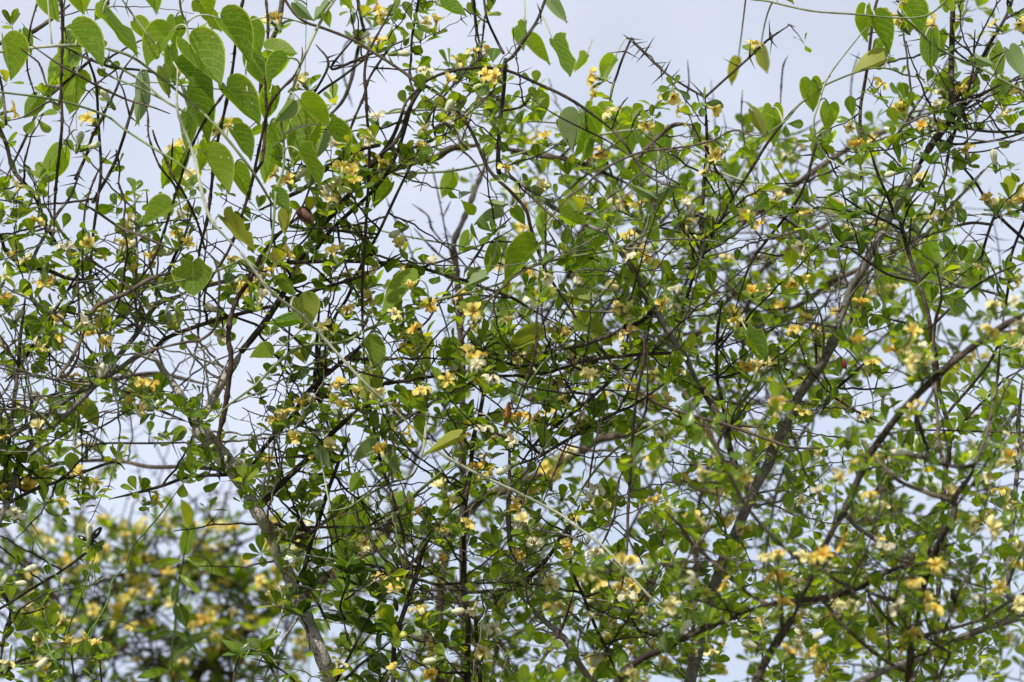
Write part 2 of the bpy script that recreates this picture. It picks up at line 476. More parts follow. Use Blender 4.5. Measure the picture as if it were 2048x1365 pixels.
class Plant:
    """A woody plant: traced stems become child meshes, twigs and leaves are grown on them."""
    def __init__(s, name, label, cat, depth, base_xy, group=None):
        s.depth = depth
        b = at(base_xy[0], 1365, depth); b[2] = 0
        s.loc = b
        s.root = thing(name, label, cat, b, group)
        s.P = np.zeros((0, 2)); s.D = np.zeros(0); s.W = np.zeros(0); s.T = np.zeros((0, 2)); s.S = np.zeros(0, int)
        s.stems = []; s.F = {}; s.cur = 0; s.exf = MB()
        s.nfl = 0

    def reg(s, P, D, W, sid):
        T = np.gradient(P, axis=0); T /= np.maximum(np.linalg.norm(T, axis=1)[:, None], 1e-6)
        s.P = np.vstack([s.P, P]); s.D = np.concatenate([s.D, D]); s.W = np.concatenate([s.W, W])
        s.T = np.vstack([s.T, T]); s.S = np.concatenate([s.S, np.full(len(P), sid)])

    @property
    def fol(s):
        return s.F.setdefault(s.cur, MB())

    def near(s, x, y, lim=1e9, wmin=0):
        if not len(s.P): return None
        q = (s.P[:, 0] - x) ** 2 + (s.P[:, 1] - y) ** 2
        if wmin: q = q + 1e7 * (s.W < wmin)
        i = int(np.argmin(q))
        return (i, math.sqrt(q[i])) if q[i] < lim * lim else None

    def stem(s, pts, w0, w1, dz=0.0, name='branch', mat='dark_bark', thorn=0.0, knob=0.0, leaf=0.0, root=False, wig=0.05, minor=False):
        P = np.asarray(pts, float)
        n0 = s.near(*P[0], 16); n1 = s.near(*P[-1], 16)
        base = s.depth + dz
        d0 = s.D[n0[0]] if n0 else base + R_.uniform(-wig, wig)
        d1 = s.D[n1[0]] if n1 else base + R_.uniform(-wig, wig)
        Q, u = catmull(P, 9.0)
        W = w0 + (w1 - w0) * u
        D = d0 + (d1 - d0) * u
        mid = base - (d0 + d1) / 2
        D = D + mid * np.sin(u * math.pi) + 0.02 * np.sin(u * 7 + R_.uniform(0, 6)) * np.sin(u * math.pi)
        if n0 is None and -5 < P[0][0] < 2053 and -5 < P[0][1] < 1370:
            W = W * np.clip(0.42 + u / .22 * .58, .42, 1)
        if n1 is None and not root and -5 < P[-1][0] < 2053 and -5 < P[-1][1] < 1370:
            W = W * np.clip(0.42 + (1 - u) / .22 * .58, .42, 1)
        mb = MB()
        P3 = at_arr(Q, D); rr = W * K * D / 2
        rr = rr * (1 + NR.uniform(-.06, .06, len(rr)))
        if root:                                     # runs on down to the ground
            e = P3[-1]; g = np.array([s.loc[0], s.loc[1], 0]); dirn = unit(P3[-1] - P3[-3])
            m1 = e + dirn * 0.25; ext = []
            for q in np.linspace(0.08, 1, 14):
                ext.append((1 - q) ** 2 * e + 2 * q * (1 - q) * (m1 * 0.7 + g * 0.3 + np.array([0, 0, .1])) + q * q * g)
            ext[-1][2] = -0.05
            P3 = np.vstack([P3, ext]); rr = np.concatenate([rr, rr[-1] * np.linspace(1, 1.7, 14)])
        if knob:
            k = max(2, int(knob))
            for i in range(k // 2, len(rr) - 1, k):
                rr[i] *= 1.35
        tube(mb, P3, rr, 9 if max(w0, w1) > 14 else (7 if max(w0, w1) > 7 else 6), 0, 0.07 if max(w0, w1) > 10 else 0.03)
        sid = len(s.stems); s.cur = sid
        s.reg(Q, D, W, sid)
        # thorns in opposite pairs, small bud stubs on the leafless stems
        i = R_.randint(2, 5); turn = R_.uniform(0, 3)
        while i < len(Q) - 1:
            t3 = unit(P3[i + 1] - P3[i - 1]); x = unit(np.cross(t3, np.array([0.2, 1, 0.3]))); y = np.cross(t3, x)
            turn += R_.uniform(0.6, 1.6)
            dr = math.cos(turn) * x + math.sin(turn) * y
            pxm = K * D[i]
            if thorn and R_.random() < thorn:
                for sg in (1, -1):
                    if R_.random() < 0.8:
                        cone(mb, P3[i] + sg * dr * rr[i] * 0.5, unit(sg * dr + 0.35 * t3), R_.uniform(22, 44) * pxm, max(1.5, min(2.4, W[i] * .38)) * pxm)
            elif leaf and R_.random() < leaf * (0.35 + 0.9 * dens(*Q[i])):
                for sg in (1, -1):
                    if R_.random() < 0.72:
                        b = P3[i] + sg * dr * (rr[i] + 3 * pxm)
                        cone(mb, P3[i], sg * dr, rr[i] + 4 * pxm, 1.6 * pxm)
                        rosette(s.fol, b, sg * dr + 0.5 * t3 + np.array([0, -.1, .45]), R_.randint(2, 5), R_.uniform(34, 47) * pxm)
            elif knob:
                for sg in (1, -1):
                    if R_.random() < 0.6:
                        cone(mb, P3[i], unit(sg * dr + .3 * t3), R_.uniform(4, 7) * pxm + rr[i], 1.8 * pxm)
            i += R_.randint(3, 6) if not knob else R_.randint(2, 3)
        s.stems.append(dict(mb=mb, name=name, mat=mat, minor=minor))
        return sid

    def twig(s, x, y, dd=0.0, w=3.4, bend=0.12, thorn=0.5, near=None):
        """a twig from the nearest stem out to photo point x, y; returns its end and direction in the place"""
        n = near or s.near(x, y)
        i, dist = n
        s.cur = int(s.S[i]); twg = s.stems[s.cur]['mb']
        p0, d0 = s.P[i], s.D[i]
        d1 = d0 + dd
        v = np.array([x, y]) - p0
        perp = np.array([-v[1], v[0]]) * R_.uniform(-bend, bend)
        m = max(3, int(dist / 14) + 2)
        u = np.linspace(0, 1, m)
        Q = p0 + u[:, None] * v + np.sin(u * math.pi)[:, None] * perp
        if dist > 40:
            Q[1:-1] += NR.uniform(-2.3, 2.3, (m - 2, 2))
        D = d0 + (d1 - d0) * u
        P3 = at_arr(Q, D)
        w0 = min(w * 1.25, max(2.4, s.W[i] * 0.8))
        W = w0 + (w * 0.5 - w0) * u
        rr = W * K * D / 2
        tube(twg, P3, rr, 5)
        s.reg(Q[1:], D[1:], W[1:], s.S[i])
        t3 = unit(P3[-1] - P3[0]) if dist > 1 else np.array([0, 0, 1.0])
        if thorn and dist > 28:
            for k in range(1, m - 1, 2):
                if R_.random() < thorn:
                    xx = unit(np.cross(t3, rvec()))
                    for sg in (1, -1):
                        if R_.random() < .8:
                            cone(twg, P3[k], unit(sg * xx + .3 * t3), R_.uniform(18, 38) * K * D[k], 1.6 * K * D[k])
        return P3[-1], t3, D[-1]

    def finish(s, leafname='foliage', leafmat='leaf', twigmat='dark_bark'):
        for k, st in enumerate(s.stems):
            o = st['mb'].obj(st['name'], [M[st['mat']]], s.root, s.loc)
            f = s.F.get(k)
            if f is not None and f.V:
                fo = f.obj(leafname, [M[leafmat]], o, s.loc)
        if s.exf.V:
            e = s.exf.obj('flower_mass', [M['petal_y'], M['stamen'], M['tube_y'], M['petal_c'], M['calyx']], s.root, s.loc)
            e['kind'] = 'stuff'; e['label'] = 'the smaller flowers left over'


def parse(txt):
    for ln in txt.strip().splitlines():
        ln = ln.strip()
        if not ln or ln.startswith('#'): continue
        h, p = ln.split(':')
        pts = [tuple(float(q) for q in a.split(',')) for a in p.split()]
        yield h.split(), pts


def grow(pl, txt, **defaults):
    for h, pts in parse(txt):
        kw = dict(defaults)
        w0, w1 = float(h[0]), float(h[1])
        if pl.depth < 5.6: w0 *= 1.0; w1 *= 1.0
        for a in h[2:]:
            if a == 'root': kw['root'] = True
            elif a == 'trunk': kw['name'] = 'trunk'
            elif a[0] == 'z': kw['dz'] = float(a[1:])
            elif a[0] == 't': kw['thorn'] = float(a[1:])
            elif a[0] == 'l': kw['leaf'] = float(a[1:])
            elif a[0] == 'k': kw['knob'] = float(a[1:])
            else: kw['mat'] = a + ('_bark' if a in ('pale', 'grey', 'dark', 'brown', 'red') else '')
        pl.stem(pts, w0, w1, **kw)


# ------------------------------------------------------------------ ground (below the picture)
def ground():
    me = bpy.data.meshes.new('ground')
    s = 2500.0
    n = 24
    V = []; F = []
    for j in range(n + 1):
        for i in range(n + 1):
            V.append(((i / n - .5) * 2 * s, (j / n - .5) * 2 * s, 0))
    for j in range(n):
        for i in range(n):
            a = j * (n + 1) + i; F.append((a, a + 1, a + n + 2, a + n + 1))
    me.from_pydata(V, [], F)
    m, t = newmat('dry_grass_ground')
    tcn = N(t, 'ShaderNodeTexCoord'); n1 = N(t, 'ShaderNodeTexNoise')
    n1.inputs['Scale'].default_value = 3.0; n1.inputs['Detail'].default_value = 8
    t.links.new(tcn.outputs['Object'], n1.inputs['Vector'])
    c = ramp(t, [(0.35, (0.05, 0.075, 0.02)), (0.55, (0.12, 0.12, 0.045)), (0.7, (0.20, 0.16, 0.09))], n1.outputs['Fac'])
    p = N(t, 'ShaderNodeBsdfPrincipled'); p.inputs['Roughness'].default_value = 0.95
    t.links.new(c, p.inputs['Base Color'])
    o = N(t, 'ShaderNodeOutputMaterial'); t.links.new(p.outputs[0], o.inputs[0])
    me.materials.append(m)
    ob = bpy.data.objects.new('ground', me); col.objects.link(ob)
    ob['kind'] = 'structure'; ob['label'] = 'grassy ground below the shrubs'; ob['category'] = 'ground'


ground()

GRP = 'thorny flowering shrubs'
# ------------------------------------------------------------------ thorny shrub with the pale trunk (left)
S1 = Plant('thorny_shrub', 'thorny white and yellow flowered shrub with the pale mottled grey trunk forking on the left', 'shrub', 6.0, (700, 0), GRP)
grow(S1, """
11 19 pale trunk l0: 302,707 325,739 350,774 367,799 382,824
20 35 pale trunk l0: 382,824 389,838 397,855
35 27 pale trunk l0: 397,855 420,884 450,916 475,957 497,990
26 26 pale trunk l0: 497,990 512,1020 537,1061 557,1111
27 30 pale trunk root l0: 557,1111 582,1161 604,1216 629,1274 652,1336 664,1385
14 22 pale trunk l0: 482,704 467,732 437,777 425,800 408,836
8 14 dark: 840,172 812,205 800,240 780,285 745,330 715,365 690,400 655,440 625,480 595,530 570,580 540,630 510,670 482,704
7 9 dark: 826,200 800,290 774,346 737,391 702,423 662,461 630,500
10 12 grey: 375,583 350,596 312,611 270,673 232,719 200,759 170,785
11 11 grey: 305,700 272,714 225,747 175,774 135,799 75,839 25,869 -40,900
11 13 grey: 200,759 180,782 130,832 82,874 45,912 32,942 20,994 -10,1060
8 9 dark: 560,610 512,620 425,643 357,666 325,682 302,705
8 9 grey: 540,540 510,548 437,566 375,583
5 9 dark: 1136,663 1086,633 1049,611 1024,596 982,581 927,561 882,548 837,536 762,526 674,523 587,526 544,533
6 8 dark: 802,508 782,518 749,541 712,556 674,568 639,578 570,600
5 8 dark: 874,250 839,297 817,341 797,381 769,441 752,476 737,501 712,556 692,601 674,626 645,680
8 9 dark: 640,600 634,682 634,722 629,757 634,789 647,822 659,862
8 12 dark: 760,640 722,692 687,722 644,757 612,789 582,837 542,879 505,930
9 14 dark: 732,807 699,834 659,872 619,914 582,949 549,982 518,1015
7 10 dark: 699,867 684,907 667,952 652,994 637,1044 622,1084 609,1136 590,1170
8 6 grey: 1060,1186 1012,1179 962,1184 924,1184 887,1174 824,1156 762,1146 712,1129 662,1119 575,1104
5 7 brown: 832,1156 787,1141 687,1119 619,1096 560,1075
5 7 brown z0.15: 950,1130 917,1111 862,1084 812,1070 762,1060 699,1055 637,1055 545,1057
5 8 dark t0.5: 250,940 230,924 175,942 132,959 75,977 10,1010
5 8 dark: 217,999 270,987 325,972 380,954 455,950
8 9 brown z0.3: 170,780 197,764 250,754 312,747 362,757 412,769
7 9 brown z0.4: 40,960 112,929 175,922 237,922 300,934 370,934 450,940
4 5 dark z0.2: 170,893 212,887 300,887 400,885
6 6 brown z0.3: 100,815 132,842 175,867 210,889
5 6 dark z0.15: 217,774 275,792 312,817 370,842
4 4 dark z0.1 t0.6: 160,872 212,849 255,822 290,806
7 9 dark: 52,581 47,628 40,682 37,732 27,807 20,869 12,932 2,1000
7 9 dark: -30,440 0,471 12,503 45,531 100,543 140,558 200,560
5 7 dark t0.5: 190,480 150,556 120,606 95,643 72,682 32,744 10,764
6 8 grey: 165,330 142,391 115,428 87,476 67,516 57,561
8 11 dark: -20,215 12,287 25,337 47,366 75,401 87,441 120,500
7 9 brown z0.2: 75,591 92,623 107,658 120,700
5 6 grey: 270,400 272,466 275,516 272,553 272,616 290,650
5 6 grey z0.05: 293,380 295,411 297,466 300,528 312,571 330,610
6 7 dark: 390,400 375,456 365,481 350,511 330,560
5 7 dark t0.3: 272,107 247,140 232,180 215,212 200,245 185,272 172,312 150,360
6 7 dark: 160,60 177,120 192,170 197,250 202,341 195,403 185,481 180,560
6 7 dark t0.2: 290,145 277,180 257,242 245,282 225,335 185,406
6 6 dark: 185,117 142,155 112,182 82,212 40,300 10,360
7 5 dark: 130,95 175,117 225,135 275,140 312,147 345,165
10 9 brown: -20,95 20,80 50,72 77,57 105,37 140,10
5 6 dark t0.3: 727,55 662,137 732,112 819,77
6 6 dark t0.4: 632,90 657,127 629,185 612,207 570,260
5 6 dark: 734,115 687,152 632,192 560,270
6 5 dark t0.3: 839,-10 832,30 824,75 822,120 819,155 830,190
7 9 dark t0.2 z0.25: 714,-10 724,45 727,60 717,95 707,140 699,170 682,207 640,250
5 5 dark k4: 787,85 762,120 737,160 727,195 707,242 692,287 676,345
9 9 dark: 760,290 712,302 659,332 617,371 582,391 520,420
6 7 dark: 900,265 872,277 829,295 759,317 712,345
6 5 dark: -25,1228 12,1211 62,1179 125,1141 172,1106 188,1090
8 8 dark: -20,1352 7,1346 37,1324 60,1316
8 8 dark: 0,1330 10,1264 22,1224 8,1190 -20,1150
5 4 dark: 22,1224 50,1228 95,1215
4 4 dark: 90,1380 95,1330 85,1295
4 4 dark: 205,1380 200,1330 197,1298
4 4 dark: 150,1380 145,1330 140,1300
12 9 grey: 566,-10 557,50 544,80 530,130 522,175 520,240
""", mat='dark_bark', thorn=0.18, leaf=0.55)

# ------------------------------------------------------------------ thorny shrub in the middle
S2 = Plant('thorny_shrub', 'thorny shrub with upright dark stems rising through the middle, most cream white flowers on it', 'shrub', 5.93, (1000, 0), GRP)
grow(S2, """
13 14 grey trunk: 1211,466 1231,491 1259,528 1274,553 1286,581 1309,618 1324,643 1351,687 1371,714 1386,747 1404,777
14 14 dark: 1404,777 1430,820 1449,852 1459,894 1474,939 1496,982
8 9 grey: 1000,345 1039,366 1069,386 1094,406 1150,440 1211,466
8 10 dark: 1120,700 1159,692 1219,671 1249,658 1286,641 1309,619
7 8 brown: 912,640 924,682 937,714 954,759 967,789
8 12 dark: 967,789 959,832 947,877 942,932 934,982 929,1023 927,1074 928,1124
11 14 dark root: 928,1124 927,1174 932,1211 937,1261 934,1324 936,1375
7 9 dark: 950,1230 953,1270 958,1330 962,1380
10 13 grey: 1019,880 1019,964 1017,1033 1021,1088 1029,1110 1041,1130 1055,1165
11 14 grey trunk root: 1039,1189 1066,1221 1091,1244 1126,1274 1144,1301 1159,1329 1190,1372
7 10 dark t0.3: 1160,1010 1141,1049 1124,1071 1101,1109 1069,1146 1029,1179
6 8 dark t0.3: 1141,1060 1141,1119 1149,1154 1164,1186 1179,1224 1194,1261 1214,1301 1230,1340
5 7 dark: 1219,1171 1241,1214 1266,1244 1290,1280
5 7 dark: 1334,1036 1324,1084 1306,1144 1296,1189 1290,1240
9 11 dark t0.2: 869,1061 847,1099 834,1144 817,1199 799,1249 789,1286 787,1340 786,1400
6 7 dark: 930,735 912,742 862,754 807,763 769,768 720,790
5 5 dark: 949,704 972,712 1024,729 1049,732 1090,728
7 8 grey: 927,777 862,807 804,842 762,867 715,890
7 7 dark t0.3: 1289,704 1241,744 1199,782 1161,814 1124,842 1074,884 1040,930
6 7 dark t0.3: 1349,752 1274,807 1236,824 1189,849 1111,894 1071,917 1000,940
6 7 red: 960,752 1024,752 1086,747 1124,737 1174,722 1236,714 1286,709 1360,706
14 10 brown z0.5: 1060,800 1106,767 1144,739 1190,715
6 8 dark t0.35: 1094,-10 1074,42 1051,77 1024,115 1007,125
8 10 dark: 1011,117 1008,175 1002,225 998,275 996,335 1000,348
5 6 dark t0.3: 967,-10 974,37 994,82 1007,107
5 5 dark k5 z0.2: 947,-10 954,62 962,105 962,175 960,215
4 4 dark k5 z0.2: 990,-10 972,25 966,70 962,105
4 5 dark: 967,160 937,190 912,215 880,245
5 5 dark t0.4: 977,105 949,125 924,150 869,217 845,260
9 9 grey: 870,262 884,247 902,255 924,285 935,300
15 15 brown z0.3: 780,345 807,332 837,322 874,315 900,298 960,290
11 10 dark z0.4: 980,295 1034,302 1081,312 1136,320 1184,335 1260,370
5 5 dark t0.4: 1061,197 1040,215 1003,222
5 6 dark t0.2: 1022,436 977,476 957,506 930,545
9 10 brown z0.2: 1385,250 1349,250 1319,272 1289,302 1250,345
4 4 dark: 1306,217 1274,232 1262,260
""", mat='dark_bark', thorn=0.2, leaf=0.55)

# ------------------------------------------------------------------ thorny shrub on the right
S3 = Plant('thorny_shrub', 'thorny shrub with one long grey stem leaning right, bare thorny tips against the sky', 'shrub', 6.07, (1400, 0), GRP)
grow(S3, """
11 13 dark l0.2: 1907,-20 1905,50 1903,125 1903,187 1903,232
14 16 dark: 1903,232 1893,252 1868,282 1838,330
14 19 grey trunk: 1838,330 1813,376 1801,401 1771,451 1751,491 1733,521 1721,548 1706,573 1696,596 1683,633 1671,666
19 24 grey trunk root: 1671,666 1648,722 1618,762 1598,792 1583,824 1566,862 1548,894 1536,932 1516,962 1499,999 1489,1024 1469,1074 1440,1140 1415,1220 1395,1300 1375,1385
8 9 grey: 1751,543 1735,570 1721,601 1696,651 1676,682 1650,725
6 10 dark t0.3: 2030,-20 2018,20 2003,50 1981,85 1961,125 1946,160 1928,195 1905,240
5 7 dark t0.2: 2060,262 1986,264 1936,257 1905,246
4 6 dark t0.3: 2060,262 1986,282 1911,289 1881,285
3 4 brown l0.1: 2060,270 2011,290 1961,304 1871,307
6 8 dark t0.45: 1757,-10 1746,37 1736,125 1728,175 1721,217 1720,300 1722,360
5 8 grey: 1880,130 1866,165 1843,195 1823,225 1796,267 1775,300
5 7 dark: 1950,60 1948,100 1946,140 1928,212 1906,275 1890,330
12 12 brown z0.5: 1861,225 1823,240 1773,262 1736,277 1676,310 1611,355 1534,413 1499,438 1465,470
6 6 pale: 1990,320 1966,343 1941,371 1906,408 1881,436 1853,468 1831,488 1790,540
5 7 dark t0.45: 1905,315 1931,341 1953,368 1973,401 2001,436 2060,490
6 6 dark: 2060,420 2033,481 2021,521 2016,578 2005,650
6 6 dark: 1990,430 1981,453 1966,503 1960,560
6 6 brown: 1830,480 1873,466 1911,453 1946,446 1985,450
5 8 dark t0.35: 1661,152 1628,185 1586,222 1536,285 1505,335 1461,403 1424,471 1394,528 1379,578 1364,628 1351,682 1330,760
6 6 dark t0.25: 1660,245 1636,277 1611,366 1581,421 1536,478 1500,530 1470,620
5 6 brown: 1560,430 1596,456 1636,476 1671,491 1720,500
10 12 brown z0.5: 1850,470 1791,501 1736,531 1661,566 1611,603 1520,650
6 6 grey z0.2: 1750,530 1786,536 1836,558 1898,573 1941,576 2000,590
7 8 dark t0.5 l0.35: 1410,195 1413,250 1414,300 1410,341 1406,391 1403,450 1405,520
4 5 dark t0.9 l0.03: 1256,77 1289,107 1329,145 1374,175 1410,195
5 5 dark t0.7 l0.03: 1580,50 1536,80 1499,115 1449,160 1410,195
5 5 dark l0.25: 1263,76 1244,120 1234,150 1224,180 1215,240
6 8 dark: 1445,600 1437,650 1434,682 1434,757 1444,802 1449,845
5 5 red: 1500,725 1536,729 1573,739 1606,759
5 6 dark: 1631,640 1631,682 1631,740 1610,775
6 6 dark t0.4: 1733,722 1706,749 1668,784 1640,830
5 5 dark: 1663,792 1711,822 1760,845
8 7 grey z0.1: 1500,980 1474,940 1455,900
""", mat='dark_bark', thorn=0.22, leaf=0.55)
# big crossed thorns on the bare forked tip against the sky
mbT = S3.stems[-1]['mb']
mbT = MB()
for (x, y, tx, ty) in [(1289,107,1310,72),(1289,107,1272,126),(1329,145,1343,118),(1329,145,1302,171),(1499,115,1501,80),(1499,115,1511,140),(1540,78,1538,38),(1540,78,1555,97),(1578,50,1592,55),(1736,125,1698,107),(1736,125,1790,110),(1721,217,1692,195),(1406,190,1378,160),(1256,77,1245,68),(1256,77,1285,80)]:
    a, b = at(x, y, 6.07), at(tx, ty, 6.07 + R_.uniform(-.015, .015))
    cone(mbT, a, unit(b - a), np.linalg.norm(b - a), 2.3 * K * 6.07)
S3.stems.append(dict(mb=mbT, name='thorns', mat='dark_bark', minor=True))

# ------------------------------------------------------------------ blurred thorny shrub nearest the camera (lower right)
S4 = Plant('thorny_shrub', 'out of focus thorny shrub nearest the viewer at lower right with thick brown zigzag branches', 'shrub', 5.52, (1800, 0), GRP)
grow(S4, """
14 16 dark: 2070,620 2048,631 1998,658 1928,707 1886,742 1858,767 1818,807 1788,842 1761,879 1743,902 1726,937 1711,972 1696,1007 1683,1031 1656,1079 1618,1164 1586,1236
16 18 dark root: 1586,1236 1546,1296 1520,1345 1500,1390
9 13 dark: 1911,1085 1866,1101 1823,1124 1773,1146 1731,1169 1698,1184 1648,1196 1586,1203 1536,1209 1474,1231
14 17 dark root: 1474,1231 1399,1261 1336,1294 1286,1316 1249,1344 1225,1380
12 15 dark: 1951,929 1936,959 1911,994 1908,1031 1893,1056 1873,1099 1853,1149 1843,1204 1831,1261
15 18 dark root: 1831,1261 1821,1311 1816,1390
6 9 brown: 2060,1180 2011,1209 1961,1239 1898,1259 1836,1274
8 8 brown: 1731,1180 1761,1194 1833,1209
8 8 brown: 1646,1200 1686,1249 1736,1296 1786,1331 1815,1345
7 8 brown: 1736,1190 1773,1236 1813,1269 1830,1268
7 7 brown: 1841,1268 1886,1299 1901,1306 1885,1340 1873,1380
8 8 brown z-0.1: 1362,775 1385,810 1420,865 1450,930 1489,1007 1536,1064 1586,1109 1636,1136 1678,1164 1710,1178
9 8 brown: 1329,1020 1366,1059 1384,1089 1394,1124 1412,1150
8 8 brown: 1361,1061 1404,1104 1454,1149 1499,1189 1534,1208
8 9 dark: 1828,815 1841,857 1853,894 1861,919 1911,934 1948,932
9 9 brown: 1751,890 1811,907 1861,919
8 9 brown: 1743,910 1776,942 1798,962 1836,979 1898,1000
7 8 brown z0.25: 1870,520 1883,591 1871,641 1866,707 1873,807 1878,882 1891,944 1908,1007
10 13 grey z0.3: 1691,1026 1716,1056 1753,1079 1786,1101 1813,1114
14 16 grey z0.55 root: 2070,1225 1961,1261 1911,1281 1831,1319 1761,1344 1690,1385
9 10 grey z0.4: 2045,760 2041,794 2036,857 2041,894 2033,957 2026,1049 2018,1099 2016,1161 2020,1220
6 8 brown z0.2: 2001,682 1993,769 1973,869 1948,932
4 4 dark z0.3 l0.1: 1748,874 1811,862 1886,861 1948,863 2060,867
""", mat='dark_bark', thorn=0.28, leaf=0.5)

# ------------------------------------------------------------------ blurred shrubs behind
S5 = Plant('thorny_shrub', 'far blurred thorny shrub behind the pale trunk at lower left, crowded with small yellow flowers', 'shrub', 7.15, (250, 0), GRP)
grow(S5, """
8 9 brown: 540,1060 500,1079 425,1106 362,1129 320,1151 287,1147 245,1149 187,1169 125,1189 40,1215
8 9 brown: 452,982 447,1024 437,1041 410,1071 382,1114 350,1140
24 26 brown trunk root: 800,1000 784,1040 759,1085 700,1130 640,1165 560,1215 470,1275 400,1340 380,1400
4 4 dark: -20,1141 75,1139 175,1134 265,1136 312,1121 362,1116
7 8 brown: 340,1010 300,1085 255,1150 200,1215 120,1300 90,1400
6 8 brown: 520,1190 450,1235 380,1290 330,1340 300,1400
6 7 dark: 150,1020 152,1100 165,1200 190,1300 190,1400
6 7 dark: 260,1040 270,1130 290,1230 320,1400
6 7 dark: 100,1050 120,1150 110,1280 130,1400
5 7 dark: 220,1220 228,1300 226,1400
6 7 dark: 420,1120 440,1210 470,1400
6 8 brown: 640,1080 600,1200 560,1320 550,1400
6 8 dark: 30,1000 60,1100 70,1250 60,1400
6 8 brown: 700,1150 720,1270 700,1400
""", mat='dark_bark', thorn=0.1, leaf=0.8)
S6 = Plant('thorny_shrub', 'blurred thorny shrub behind the right stems, its brown branches sweeping up to the right', 'shrub', 6.75, (1250, 0), GRP)
grow(S6, """
22 20 brown trunk root: 1164,902 1124,927 1074,952 1024,977 960,1000 900,1080 880,1200 880,1400
16 18 brown: 1330,840 1260,868 1199,880 1164,902
8 12 brown: 1700,420 1600,480 1500,560 1420,640 1340,740 1280,820
8 10 brown: 1760,560 1650,640 1540,740 1450,860 1400,1000 1390,1200 1380,1400
7 9 dark: 1500,300 1450,400 1400,500 1350,620 1300,740
7 9 dark: 1400,360 1320,450 1250,560 1180,680 1130,800
7 9 dark: 1200,330 1170,450 1130,560 1060,700 1010,850
7 9 dark: 1640,330 1560,480 1500,600 1480,760 1470,900
6 8 brown: 1850,600 1740,700 1650,800 1560,960 1520,1200
6 8 brown: 1960,620 1880,760 1800,900 1700,1100 1650,1400
6 8 dark: 1330,900 1280,1020 1220,1150 1180,1400
6 8 dark: 1060,980 1040,1100 1000,1250 980,1400
6 8 brown: 2050,820 1950,960 1850,1120 1780,1400
6 7 dark: 960,700 900,800 840,900 800,1000
6 7 dark: 1250,270 1240,380 1200,470 1130,560
""", mat='dark_bark', thorn=0.15, leaf=0.8, wig=0.15)

SHR = [S1, S2, S3, S4, S5, S6]


# ------------------------------------------------------------------ flowers
def flower_mesh(variant, pm, openness, wilt):
    mb = MB()
    X = np.array([-.5, -.25, 0, .25, .5])
    rows = [(0.0, .06), (.16, .11), (.36, .23), (.58, .335), (.80, .345), (.94, .25), (1, .12)]
    Lp = 0.0122
    rr = random.Random(variant * 7 + 3)
    for k in range(5):
        ph = k * 2 * math.pi / 5 + rr.uniform(-.22, .22)
        tilt = openness + rr.uniform(-.5, .5); curl = 0.55 + wilt * rr.uniform(.2, 1.4); tw = rr.uniform(-.8, .8)
        rd = np.array([math.cos(ph), math.sin(ph), 0]); sd = np.array([-math.sin(ph), math.cos(ph), 0]); z = np.array([0, 0, 1.0])
        V = []; U = []; p = rd * 0.0016; ang = 1.35; prev = 0
        for (v, w) in rows:
            ang = 1.25 * (1 - v) + (tilt) * v - curl * v * v
            p = p + (v - prev) * Lp * (math.cos(ang) * rd + math.sin(ang) * z); prev = v
            nn = -math.sin(ang) * rd + math.cos(ang) * z
            for x in X:
                s_ = sd * math.cos(tw * v) + nn * math.sin(tw * v)
                V.append(p + s_ * x * 2 * w * Lp + nn * (abs(x) ** 2) * 0.0042 * (1 + wilt) + nn * 0.0006 * math.sin(9 * v + 5 * x + k))
                U.append((x * 2, v))
        n = len(rows); i = np.arange(n - 1)[:, None] * 5; j = np.arange(4)[None, :]
        mb.add(V, np.stack([i + j, i + j + 1, i + j + 6, i + j + 5], -1).reshape(-1, 4), U, 0)
    # dark anthers round the throat
    for k in range(5):
        ph = k * 2 * math.pi / 5 + 0.6 + rr.uniform(-.2, .2)
        rd = np.array([math.cos(ph), math.sin(ph), 0.9])
        tube(mb, [rd * 0.0014, rd * 0.0030 + np.array([0, 0, .001]), rd * 0.0048], [.00035, .00055, .0002], 4, 1)
    tube(mb, [(0, 0, 0), (0, 0, .004), (0, 0, .0065)], [.0006, .0008, .0003], 5, 2)
    # corolla tube below the petals
    tube(mb, [(0, 0, .0012), (0, 0, -.003), (0, 0, -.009)], [.0023, .0018, .0016], 8, 3)
    return mb.mesh('flower', [M[pm], M['stamen'], M['tube_y'], M['tube_y']])


def calyx_mesh(v):
    mb = MB()
    tube(mb, [(0, 0, -.0075), (0, 0, -.011), (0, 0, -.015), (0, 0, -.0175)], [.0021, .0025, .0021, .0010], 8, 0)
    for k in range(5):
        ph = k * 1.2566
        rd = np.array([math.cos(ph), math.sin(ph), 0])
        cone(mb, rd * .0019 + np.array([0, 0, -.009]), unit(rd * .5 + np.array([0, 0, 1.0])), .004, .0009)
    return mb.mesh('calyx', [M['calyx']])


def bud_mesh():
    mb = MB()
    tube(mb, [(0, 0, -.0085), (0, 0, -.006), (0, 0, -.003), (0, 0, .0015), (0, 0, .005), (0, 0, .0075), (0, 0, .0085)],
         [.0019, .0020, .0028, .0037, .0036, .0020, .0003], 9, 0)
    return mb.mesh('flower_bud', [M['bud']])


FM = {c: [flower_mesh(i, m, o, w) for i, (o, w) in enumerate([(0.15, .4), (.6, .8), (-.3, .8), (.95, 1.2), (.3, 1.9), (1.2, .6)])]
      for c, m in (('y', 'petal_y'), ('g', 'petal_g'), ('p', 'petal_p'), ('c', 'petal_c'))}
CM = calyx_mesh(0)
BM = bud_mesh()


